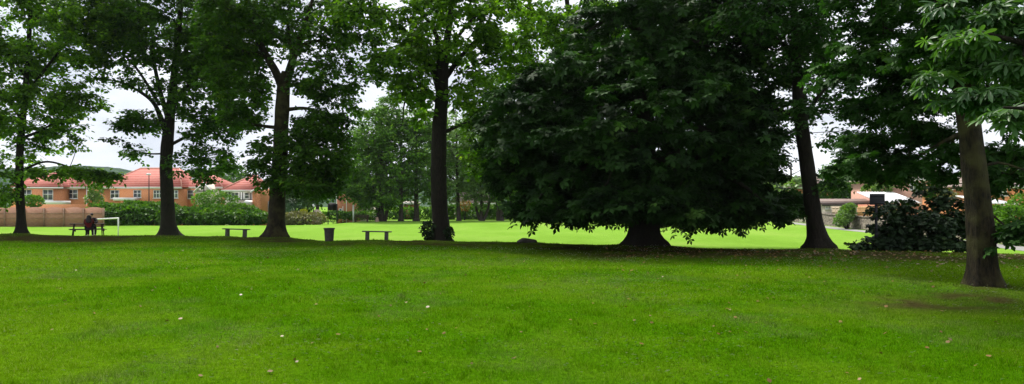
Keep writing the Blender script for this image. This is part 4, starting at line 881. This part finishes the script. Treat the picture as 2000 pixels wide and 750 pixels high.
make_tree('mossy_trunk_tree', 'near tree with mossy flared trunk standing in front of the dark shrub', 13.2,
    [(1924, 563, .345), (1922, 530, .32), (1919, 480, .30), (1912, 400, .285), (1904, 340, .27), (1895, 260, .25), (1884, 180, .23), (1872, 100, .2), (1860, 0, .16), (1850, -150, .11), (1840, -420, .04)],
    [[(1889, 230, .10), (1835, 190, .08, 2), (1765, 190, .055, 3), (1690, 215, .03, 3.4)], [(1880, 150, .11), (1805, 95, .08, 2), (1720, 50, .05, 3)], [(1902, 330, .05), (1950, 318, .035), (2010, 335, .02)], [(1910, 395, .035), (1950, 430, .025, -.2), (1985, 462, .012, -.3)],
     [(1893, 255, .08), (1840, 280, .06, 1.5), (1770, 320, .035, 2.6), (1720, 360, .02, 3)], [(1872, 100, .09), (1940, 20, .06), (2010, -60, .04)], [(1865, 40, .09), (1780, -60, .06, 1), (1700, -120, .04, 1)]],
    [(1745, 250, 80, 100, 3, 1.5, 74), (1780, 110, 100, 60, 3, 1.6, 36), (1760, 30, 100, 40, 3, 1.6, 26), (1685, 320, 45, 26, 3, 1, 9), (1815, 300, 50, 45, 2, 1, 14), (1790, 345, 60, 16, 2.5, .8, 6), (1870, 80, 80, 90, 0, 1.4, 50), (1960, 325, 50, 50, 1, .9, 20), (1968, 440, 26, 30, -.2, .4, 6), (1980, 150, 60, 120, 2, 1.4, 40), (1650, 120, 40, 60, 3, 1.2, 12), (1880, -200, 240, 140, 0, 3, 90), (1650, -420, 420, 130, -1, 4.2, 150), (1700, -80, 100, 70, 2, 2, 26)],  # wide overhead blob, out of frame, is added to shade the right lawn
    leafkind='star', leafsize=.15, lm=LF_E, bm=BARK_MOSS, group=RT, cr=.42, twigs=6, lpt=7, k=32, seed=7, flare=.42, tipr=.005)
# near tree whose boughs hang into the top right corner; its trunk stands outside the frame
b = (8.4, 6.2)
NB = [[(2600, 20, .12, -.2), (2300, 60, .08, 0), (2060, 90, .05, .2), (1900, 60, .02, .3)], [(2600, 90, .1, 0), (2250, 170, .07, .3), (2050, 190, .045, .4), (1880, 190, .015, .5)],
      [(2600, 200, .07, 0), (2250, 230, .05, -.3), (2080, 215, .035, -.4), (1960, 210, .015, -.4)], [(2600, -60, .12, 0), (2250, -60, .08, .5), (2000, -40, .05, .7), (1840, 10, .02, .8)]]
NBL = [(1835, 155, 20, 14, .6, .15, 3), (1880, 190, 26, 16, .5, .2, 5), (1935, 200, 30, 24, .3, .25, 6), (1970, 130, 36, 26, .4, .3, 7), (1900, 75, 36, 22, .4, .3, 7), (1945, 35, 50, 26, .6, .4, 10), (1868, 20, 26, 22, .8, .2, 4), (1985, 225, 26, 16, -.2, .2, 4), (2080, 150, 70, 90, .3, .5, 20), (2150, 0, 120, 90, .3, .6, 20), (1990, 70, 30, 30, .5, .3, 5), (2350, 100, 150, 160, .2, .8, 36), (2300, -250, 300, 160, 0, 1.5, 60)]
make_tree('overhanging_tree', 'pale green large leaved boughs hanging into the top corner above the mossy trunk', 6.4,
    [(2600, 740, .3), (2600, 500, .26), (2590, 300, .24), (2600, 0, .2), (2600, -400, .14)], NB, NBL,
    leafkind='fine', leafsize=.155, lm=LF_N, group=None, cr=.18, twigs=5, lpt=2, seed=8, tipr=.004, flat=.2, droop=.6)
# ------------------------------------------------------------------ benches, bin, sign, picnic table
M_SLAB = mat('weathered_dark_wood', (.045, .042, .038), col2=(.09, .085, .07), nscale=7, stretch=(.4, 3, 3), bump=.01)
def slab_bench(label, px, py, D, tilt, w=1.46):
    c = P(px, py, D); z = Hs(c[0], c[1]); root = thing('slab_bench', label, 'bench', (c[0], c[1], z), 'benches')
    T = Matrix.Translation((c[0], c[1], z)) @ Matrix.Rotation(tilt, 4, 'Y')
    MB().box(-w / 2, w / 2, -.15, .15, .40, .455).xform(T).build('seat', M_SLAB, root, bevel=.012)
    for s in (-1, 1):
        x = s * w * .33; MB().box(x - .085, x + .085, -.13, .13, -.15, .398, taper=.06).xform(T).build('leg', M_SLAB, root, bevel=.012)
    return root
slab_bench('plain slab bench set between the thick flared trunk and the high forked tree', 461, 461.5, 37.0, .03)
slab_bench('plain slab bench between the litter bin and the straight dark trunk', 736, 468, 33.6, .02)

D_ = 31.7; c = P(643, 471.5, D_); zb = Hs(c[0], c[1]); root = thing('litter_bin', 'dark ribbed round litter bin standing between bench and forked tree', 'bin', (c[0], c[1], zb))
M_BIN = mat('dark_bin', (.03, .027, .024), rough=.6, col2=(.06, .05, .045), nscale=12)
prof = [(0, .0), (.185, 0), (.195, .05), (.225, .55), (.235, .6)]; n = 48; V = []; f = []
for (r, z) in prof:
    for j in range(n):
        a = 2 * math.pi * j / n; rr = r * (1 + (.035 if j % 4 in (0, 1) else -.02) * (1 if .02 < z < .58 else 0)); V.append([c[0] + rr * math.cos(a), c[1] + rr * math.sin(a), zb - .02 + z])
for i in range(len(prof) - 1):
    for j in range(n): f.append([i * n + j, i * n + (j + 1) % n, (i + 1) * n + (j + 1) % n, (i + 1) * n + j])
m = MB(); m.add(V, f); m.build('body', M_BIN, root)
m = MB(); V = []; f = []
for (r, z) in [(.235, .58), (.262, .585), (.265, .64), (.245, .655), (.2, .645), (.19, .45), (.0, .44)]:
    for j in range(n): a = 2 * math.pi * j / n; V.append([c[0] + r * math.cos(a), c[1] + r * math.sin(a), zb - .02 + z])
for i in range(6):
    for j in range(n): f.append([i * n + j, i * n + (j + 1) % n, (i + 1) * n + (j + 1) % n, (i + 1) * n + j])
m.add(V, f); m.build('rim', M_BIN, root, smooth=True)

D_ = 24.6; c = P(1712, 490, D_); zb = Hs(c[0], c[1]); root = thing('park_sign', 'back of a black rectangular sign on a single dark post', 'sign', (c[0], c[1], zb))
MB().box(wx(1697.5, D_), wx(1727, D_), D_ - .05, D_ - .02, wz(400, D_), wz(378.5, D_)).build('panel', M_BLK, root, bevel=.01)
m = MB(); m.box(wx(1699, D_), wx(1725.5, D_), D_ - .065, D_ - .052, wz(384, D_), wz(382, D_)); m.box(wx(1699, D_), wx(1725.5, D_), D_ - .065, D_ - .052, wz(397, D_), wz(395, D_)); m.build('rail', M_BLK, root)
MB().tube([[c[0], D_ + .03, zb - .1], [c[0], D_ + .03, wz(380, D_)]], .048, 10).build('post', M_BLK, root)
MB().box(c[0] - .06, c[0] + .06, D_ - .018, D_ - .0, wz(388, D_), wz(385, D_)).build('bracket', M_BLK, root)

# picnic table
D_ = 39.0; c = P(171, 458, D_); zb = Hs(c[0], c[1]); TR = math.radians(36)
TB = Matrix.Translation((c[0], c[1], zb)) @ Matrix.Rotation(TR, 4, 'Z')
M_PIC = mat('dark_picnic_wood', (.022, .014, .012), col2=(.05, .03, .024), nscale=6, stretch=(.4, 4, 4))
root = thing('picnic_table', 'dark wooden picnic table with fixed benches on bare earth', 'table', (c[0], c[1], zb))
m = MB(); [m.box(-.88, .88, -.36 + k * .145, -.36 + k * .145 + .13, .73, .77) for k in range(5)]; m.xform(TB).build('table_top', M_PIC, root, bevel=.008)
for s in (-1, 1):
    m = MB(); y0 = s * .68; [m.box(-.90, .90, y0 - .13 + k * .14, y0 - .13 + k * .14 + .125, .42, .455) for k in range(2)]; m.xform(TB).build('bench_seat', M_PIC, root, bevel=.008)
for s in (-1, 1):
    for t in (-1, 1):
        MB().add([[s * .68, t * .22, .728], [s * .68 + .05, t * .22, .728], [s * .68 + .05, t * .31, .728], [s * .68, t * .31, .728], [s * .76, t * .58, -.03], [s * .76 + .05, t * .58, -.03], [s * .76 + .05, t * .67, -.03], [s * .76, t * .67, -.03]],
                 [[0, 1, 2, 3], [7, 6, 5, 4], [0, 4, 5, 1], [1, 5, 6, 2], [2, 6, 7, 3], [3, 7, 4, 0]]).xform(TB).build('leg', M_PIC, root)
    MB().box(s * .7 + .052, s * .7 + .09, -.8, .8, .33, .415).xform(TB).build('cross_beam', M_PIC, root)
    MB().box(s * .7 + .052, s * .7 + .09, -.34, .34, .655, .728).xform(TB).build('top_beam', M_PIC, root)
# small things on the table
D2 = P(152, 440, 39)[:2]
# ------------------------------------------------------------------ people
def skin(name, joints, edges, mt, parent, sub=2, M=None):
    me = bpy.data.meshes.new(name); V = [j[:3] for j in joints]
    if M is not None: V = [tuple(M @ Vector(v)) for v in V]
    bo = base_of(parent) if parent is not None else np.zeros(3); V = [tuple(np.array(v) - bo) for v in V]
    me.from_pydata(V, edges, []); o = bpy.data.objects.new(name, me); COL.objects.link(o)
    if parent is not None: o.parent = parent
    sk = o.modifiers.new('skin', 'SKIN'); sk.use_smooth_shade = True
    lay = me.skin_vertices[0] if len(me.skin_vertices) else None
    if lay is None:
        bpy.context.view_layer.objects.active = o; bpy.ops.mesh.customdata_skin_add(); lay = me.skin_vertices[0]
    for i, j in enumerate(joints): lay.data[i].radius = (j[3], j[4] if len(j) > 4 else j[3])
    lay.data[0].use_root = True
    ss = o.modifiers.new('sub', 'SUBSURF'); ss.levels = sub; ss.render_levels = sub
    dg = bpy.context.evaluated_depsgraph_get(); nm = bpy.data.meshes.new_from_object(o.evaluated_get(dg)); o.modifiers.clear(); o.data = nm
    nm.materials.clear(); nm.materials.append(mt); nm.polygons.foreach_set('use_smooth', np.ones(len(nm.polygons), dtype=bool))
    return o
M_SKIN = mat('skin', (.42, .24, .17), rough=.5, col2=(.46, .27, .2), nscale=20)
M_RED = mat('dark_red_knit', (.075, .004, .006), rough=.9, col2=(.12, .007, .009), nscale=30)
M_NAVY = mat('black_cloth', (.008, .008, .011), rough=.9)
M_HAIRD = mat('dark_hair', (.010, .006, .005), rough=.5)
M_SHOE = mat('white_trainer', (.7, .7, .7), rough=.5)

def person(label, M, pose, top_m, leg_m, long_hair):
    root = thing('person', label, 'person', tuple(M.translation))
    J = pose; names = list(J); idx = {k: i for i, k in enumerate(names)}
    def chain(*a): return [(idx[a[i]], idx[a[i + 1]]) for i in range(len(a) - 1)]
    E = chain('pelvis', 'waist', 'chest', 'neck0', 'neck', 'headlow', 'headmid', 'headtop')
    for s in 'lr': E += chain('pelvis', s + 'hip', s + 'knee', s + 'shin', s + 'ankle', s + 'toe') + chain('chest', s + 'sho', s + 'elb', s + 'wri', s + 'palm')
    jl = [list(J[k]) for k in names]
    for s in 'lr':   # fingers rooted inside the palm
        w, p = np.array(J[s + 'wri'][:3]), np.array(J[s + 'palm'][:3]); d = norm(p - w); sd_ = norm(np.cross(d, [0, 0, 1.0])); dn = np.array([0, 0, -1.0])
        for k, (off, ln) in enumerate([(-.03, .07), (-.01, .08), (.01, .075), (.03, .06), (.045, .055)]):
            a = p + sd_ * off; dd = d if k < 4 else norm(d * .5 + sd_ * .8); m1 = a + dd * ln * .55; m2 = a + dd * ln + dn * .02
            i0 = len(jl); jl += [[*m1, .009], [*m2, .008]]; E += [(idx[s + 'palm'], i0), (i0, i0 + 1)]
    skin('body', jl, E, M_SKIN, root, 2, M)
    g = lambda k, r, r2=None: [*J[k][:3], r] + ([r2] if r2 else [])
    # top
    jj = [g('waist', .165, .13), g('chest', .20, .15), g('neck0', .10, .085), g('lsho', .088), g('lelb', .058), g('lwri', .042), g('rsho', .088), g('relb', .058), g('rwri', .042), g('pelvis', .16, .13)]
    skin('top', jj, [(9, 0), (0, 1), (1, 2), (1, 3), (3, 4), (4, 5), (1, 6), (6, 7), (7, 8)], top_m, root, 2, M)
    jj = [[J['pelvis'][0], J['pelvis'][1], J['pelvis'][2] - .01, .165, .14], g('lhip', .105), g('lknee', .078), g('lshin', .062), g('lankle', .052), g('rhip', .105), g('rknee', .078), g('rshin', .062), g('rankle', .052)]
    skin('trousers', jj, [(0, 1), (1, 2), (2, 3), (3, 4), (0, 5), (5, 6), (6, 7), (7, 8)], leg_m, root, 2, M)
    for s in 'lr':
        a, t = np.array(J[s + 'ankle'][:3]), np.array(J[s + 'toe'][:3]); d = norm(t - a) ; heel = a - d * .05 - [0, 0, .04]
        skin('shoe', [[*heel, .045], [*((a + t) / 2 - [0, 0, .02]), .05], [*t, .042]], [(0, 1), (1, 2)], M_SHOE, root, 2, M)
    hm, ht = np.array(J['headmid'][:3]), np.array(J['headtop'][:3]); face = np.array(J['face']) if 'face' in J else np.array([0, 1, 0.]); return root, hm, ht

def face_parts(root, hm, fd, M):
    fd = norm(np.array(fd, float)); sd_ = np.array([fd[1], -fd[0], 0]); m = MB()
    def blob(p, r): 
        q = [[*(np.array(p) - [0, 0, r]), r * .3], [*p, r], [*(np.array(p) + [0, 0, r]), r * .3]]
        m.tube([x[:3] for x in q], [x[3] for x in q], 8)
    for s in (-1, 1): blob(hm + fd * .092 + sd_ * .032 * s + [0, 0, .0], .011)
    m.xform(M).build('eye', mat('eye', (.03, .02, .02), rough=.2), root)
    m = MB(); m.add([hm + fd * .09 + [0, 0, .005], hm + fd * .088 + sd_ * .016 - [0, 0, .04], hm + fd * .122 - [0, 0, .035], hm + fd * .088 - sd_ * .016 - [0, 0, .04]], [[0, 1, 2], [0, 2, 3], [1, 3, 2], [0, 3, 1]]); m.xform(M).build('nose', M_SKIN, root)
    m = MB(); p = hm + fd * .088 - [0, 0, .065]; m.tube([p - sd_ * .025, p, p + sd_ * .025], [.004, .008, .004], 6); m.xform(M).build('mouth', mat('lips', (.3, .10, .09)), root)
    for s in (-1, 1):
        m = MB(); p = hm + sd_ * .082 * s - [0, 0, .01]; m.tube([p - [0, 0, .03], p, p + [0, 0, .03]], [.008, .016, .01], 6); m.xform(M).build('ear', M_SKIN, root)

# woman on the near bench, back to the camera
MW = TB @ Matrix.Translation((.02, -.66, 0)) @ Matrix.Rotation(math.radians(-8), 4, 'Z')
pw = {'pelvis': (0, 0, .55, .13, .11), 'waist': (0, .0, .72, .11, .085), 'chest': (0, .03, .92, .13, .09), 'neck0': (0, .05, 1.04, .055), 'neck': (0, .06, 1.09, .045), 'headlow': (.0, .085, 1.14, .062), 'headmid': (0, .09, 1.215, .078), 'headtop': (0, .085, 1.285, .055),
      'lhip': (-.10, .04, .53, .09), 'lknee': (-.13, .42, .53, .062), 'lshin': (-.13, .30, .30, .052), 'lankle': (-.13, .06, .10, .04), 'ltoe': (-.13, .20, .05, .035),
      'rhip': (.10, .04, .53, .09), 'rknee': (.14, .42, .53, .062), 'rshin': (.16, .30, .30, .052), 'rankle': (.19, .02, .10, .04), 'rtoe': (.24, .15, .05, .035),
      'lsho': (-.175, .04, .98, .055), 'lelb': (-.23, .20, .80, .042), 'lwri': (-.10, .40, .83, .03), 'lpalm': (-.04, .44, .83, .035),
      'rsho': (.175, .04, .98, .055), 'relb': (.23, .20, .80, .042), 'rwri': (.10, .40, .83, .03), 'rpalm': (.05, .45, .83, .035)}
w_root, hm, ht = person('seated person with long dark hair and dark red top seen from behind', MW, pw, M_RED, M_NAVY, True)
face_parts(w_root, hm, (0, 1, 0), MW)
skin('hair', [[0, .06, 1.27, .09, .10], [0, .03, 1.18, .12, .09], [.005, -.02, 1.07, .145, .08], [-.01, -.08, .96, .165, .06], [.01, -.115, .87, .15, .04], [0, -.125, .80, .07, .02]], [(0, 1), (1, 2), (2, 3), (3, 4), (4, 5)], M_HAIRD, w_root, 2, MW)
# man on the far bench, leaning in, face turned towards her
MM = TB @ Matrix.Translation((.26, .66, 0)) @ Matrix.Rotation(math.radians(172), 4, 'Z')
pm = {'pelvis': (0, 0, .56, .14, .12), 'waist': (0, .04, .74, .12, .095), 'chest': (0, .14, .95, .145, .10), 'neck0': (0, .20, 1.08, .06), 'neck': (.0, .22, 1.13, .052), 'headlow': (.03, .26, 1.18, .066), 'headmid': (.03, .27, 1.26, .082), 'headtop': (.02, .255, 1.335, .06),
      'lhip': (-.11, .04, .54, .095), 'lknee': (-.20, .44, .54, .066), 'lshin': (-.22, .48, .32, .056), 'lankle': (-.20, .42, .10, .042), 'ltoe': (-.21, .56, .05, .038),
      'rhip': (.11, .04, .54, .095), 'rknee': (.12, .44, .54, .066), 'rshin': (.14, .46, .32, .056), 'rankle': (.14, .44, .10, .042), 'rtoe': (.15, .58, .05, .038),
      'lsho': (-.20, .15, 1.02, .06), 'lelb': (-.30, .38, .83, .046), 'lwri': (-.10, .52, .83, .033), 'lpalm': (-.04, .55, .83, .037),
      'rsho': (.20, .15, 1.02, .06), 'relb': (.28, .40, .83, .046), 'rwri': (.10, .54, .83, .033), 'rpalm': (.05, .58, .83, .037)}
m_root, hm, ht = person('seated person with short dark hair in dark clothes facing across the table', MM, pm, mat('dark_jacket', (.02, .016, .02), rough=.9), M_NAVY, False)
face_parts(m_root, hm, (1, .15, 0), MM)
skin('hair', [[.03, .26, 1.375, .05, .05], [.01, .26, 1.335, .095, .095], [-.02, .26, 1.28, .085, .09], [-.035, .25, 1.22, .045, .06]], [(0, 1), (1, 2), (2, 3)], M_HAIRD, m_root, 2, MM)

# pale stump by the far multi-stem tree
D_ = 81.5; c = P(736.5, 434, D_); zb = Hs(c[0], c[1])
root = thing('tree_stump', 'short pale pinkish stump at the foot of the multi stemmed tree', 'stump', (c[0], c[1], zb))
sp = spline([[c[0], c[1], zb - .05, .22], [c[0], c[1], zb + .2, .17], [c[0] - .02, c[1], zb + .55, .14]], .06)
stem_mesh('stump_wood', sp, mat('pale_wood', (.55, .38, .32), col2=(.42, .26, .2), nscale=4), root, k=14, flare=.6, lump=.06)

# ------------------------------------------------------------------ grass blades, litter, daisies
def in_view(x, y, m=1.18): return np.abs(x / y) < .7675 * m
def scatter(d0, d1, rho):
    A = (d1 * d1 - d0 * d0) * .7675 * 1.18; n = int(A * rho)
    y = np.sqrt(d0 * d0 + (d1 * d1 - d0 * d0) * rng.random(n)); x = (rng.random(n) * 2 - 1) * y * .7675 * 1.18
    return x, y
G = []
for d0, d1, rho, hh, ww in [(4.2, 7.5, 5200, .034, .0042), (7.5, 11, 3000, .036, .0062), (11, 16, 1500, .038, .0095), (16, 23, 700, .042, .015), (23, 32, 330, .045, .022), (32, 47, 130, .05, .035)]:
    x, y = scatter(d0, d1, rho); s = y - ridgeD(x, y); dr = dirt_shade(x, y)
    k = (s < 1.6) & (rng.random(len(x)) > dr * .85); x, y, dr = x[k], y[k], dr[k]
    tn = tone(x, y); cl_ = fbm(x, y, .35, 90, 2); h_ = hh * (.45 + .9 * cl_ + 1.5 * sstep(.66, .8, fbm(x, y, .22, 95, 2))) * (.6 + .6 * rng.random(len(x))) * (1 - .55 * dr)
    G.append((x, y, h_, np.full(len(x), ww), dr, tn))
x, y, h_, w_, dr, tn = [np.concatenate([g[i] for g in G]) for i in range(6)]
z = H(x, y); n = len(x); az = rng.random(n) * 6.283; lean = .25 + .75 * rng.random(n); la = rng.random(n) * 6.283
a = np.stack([x - np.cos(az) * w_ / 2, y - np.sin(az) * w_ / 2, z - .004], 1); b_ = np.stack([x + np.cos(az) * w_ / 2, y + np.sin(az) * w_ / 2, z - .004], 1)
tip = np.stack([x + np.cos(la) * lean * h_ * .9, y + np.sin(la) * lean * h_ * .9, z + h_ * (1.1 - .45 * lean)], 1)
V = np.stack([a, b_, tip], 1).reshape(-1, 3)
mg = bpy.data.materials.new('grass_blades'); mg.use_nodes = True; t = mg.node_tree; K = t.links.new; Nn = t.nodes.new; b = t.nodes['Principled BSDF']; o_ = t.nodes['Material Output']
def rmp(inp, st):
    r = Nn('ShaderNodeValToRGB'); e = r.color_ramp.elements; e[0].position, e[0].color = st[0][0], (*st[0][1], 1); e[1].position, e[1].color = st[-1][0], (*st[-1][1], 1)
    for p, c_ in st[1:-1]: q_ = e.new(p); q_.color = (*c_, 1)
    K(inp, r.inputs[0]); return r.outputs[0]
gi = Nn('ShaderNodeNewGeometry'); at1 = Nn('ShaderNodeAttribute'); at1.attribute_name = 'tone'; at2 = Nn('ShaderNodeAttribute'); at2.attribute_name = 'dirt_shade'
cA = rmp(gi.outputs['Random Per Island'], [(0, (.028, .075, .0)), (.5, (.066, .19, .0)), (.93, (.13, .32, .0)), (1, (.28, .32, .04))])
cB = rmp(gi.outputs['Random Per Island'], [(0, (.065, .135, .0)), (.5, (.14, .285, .0)), (.9, (.22, .37, .02)), (1, (.38, .40, .12))])
cD = rmp(gi.outputs['Random Per Island'], [(0, (.03, .05, .004)), (.8, (.07, .09, .012)), (1, (.16, .13, .05))])  # dark olive blades for bare ground and the painted row shade
def mxc(f_, a_, b2):
    q_ = Nn('ShaderNodeMix'); q_.data_type = 'RGBA'; K(f_, q_.inputs[0]); K(a_, q_.inputs[6]); K(b2, q_.inputs[7]); return q_.outputs[2]
at3 = Nn('ShaderNodeAttribute'); at3.attribute_name = 'clover'; cC = rmp(gi.outputs['Random Per Island'], [(0, (.06, .115, .015)), (.6, (.135, .215, .03)), (1, (.30, .34, .13))])
c_ = mxc(at2.outputs['Fac'], mxc(at3.outputs['Fac'], mxc(at1.outputs['Fac'], cA, cB), cC), cD); K(c_, b.inputs['Base Color']); b.inputs['Roughness'].default_value = .9; b.inputs['Specular IOR Level'].default_value = 0
tl = Nn('ShaderNodeBsdfTranslucent'); K(c_, tl.inputs[0]); ms = Nn('ShaderNodeMixShader'); ms.inputs[0].default_value = .4; K(b.outputs[0], ms.inputs[1]); K(tl.outputs[0], ms.inputs[2]); K(ms.outputs[0], o_.inputs[0])
gr = np_mesh('grass', V, np.arange(3 * n), 3, mg, attrs={'tone': np.repeat(tn, 3), 'clover': np.repeat(.8 * sstep(.56, .7, fbm(x, y, 1.7, 130, 4)) * (.4 + .6 * sstep(.4, .6, fbm(x, y, .3, 140, 2))), 3), 'dirt_shade': np.repeat(dr, 3)}); set_props(gr, 'short lush green lawn grass with clover patches', 'grass', kind='stuff')

# fallen leaves
def litter(name, label, px0, px1, D0, D1, n, mt, size, dens=None):
    y = np.sqrt(D0 ** 2 + (D1 ** 2 - D0 ** 2) * rng.random(n)); u = px0 + (px1 - px0) * rng.random(n); x = (u - CX) / F * y
    if dens is not None: k = rng.random(n) < dens(x, y); x, y = x[k], y[k]
    s = y - ridgeD(x, y); k = s < 1.0; x, y = x[k], y[k]; n = len(x); z = H(x, y) + .025
    c = np.stack([x, y, z], 1); tip = norm(np.stack([rng.normal(size=n), rng.normal(size=n), rng.normal(size=n) * .25], 1)); up = np.array([0, 0, 1.]) + rng.normal(size=(n, 3)) * .35
    o = leaves(name, c, tip, up, size * (.6 + .8 * rng.random(n)), 'leaf', mt, None); return set_props(o, label, 'fallen leaves', kind='stuff')
M_LIT = leaf_mat('fallen_leaf', (.10, .05, .015), (.26, .15, .05), (.42, .32, .16), trans=.1, tcol=(1, 1, 1))
litter('fallen_leaves', 'scattered brown and tan fallen leaves under the trees', 1180, 2000, 16, 30, 3400, M_LIT, .08, lambda x, y: .08 + .92 * dirt_shade(x, y))
litter('leaf_scatter', 'sparse dry leaves dotted over the open lawn', -100, 2100, 5.5, 30, 900, M_LIT, .05)
n = 20000; y = np.sqrt(5 ** 2 + (26 ** 2 - 25) * rng.random(n)); u = rng.random(n) * 2300 - 150; x = (u - CX) / F * y
k = (rng.random(n) < np.clip(fbm(x, y, 2.5, 71) * 3.2 - 1.45, 0.05, 1)) & (y < ridgeD(x, y)); x, y = x[k], y[k]; n = len(x); z = H(x, y) + .05
ang = np.arange(6) * math.pi / 3; rr = (.010 + .009 * rng.random(n)); V = np.stack([x[:, None] + np.cos(ang) * rr[:, None], y[:, None] + np.sin(ang) * rr[:, None], (z[:, None] + np.sin(ang) * rr[:, None] * -.5)], -1).reshape(-1, 3)
da = np_mesh('daisies', V, np.arange(6 * n), 6, mat('daisy_petals', (.72, .73, .66))); set_props(da, 'tiny white clover flowers and daisies speckling the lawn', 'flowers', kind='stuff')
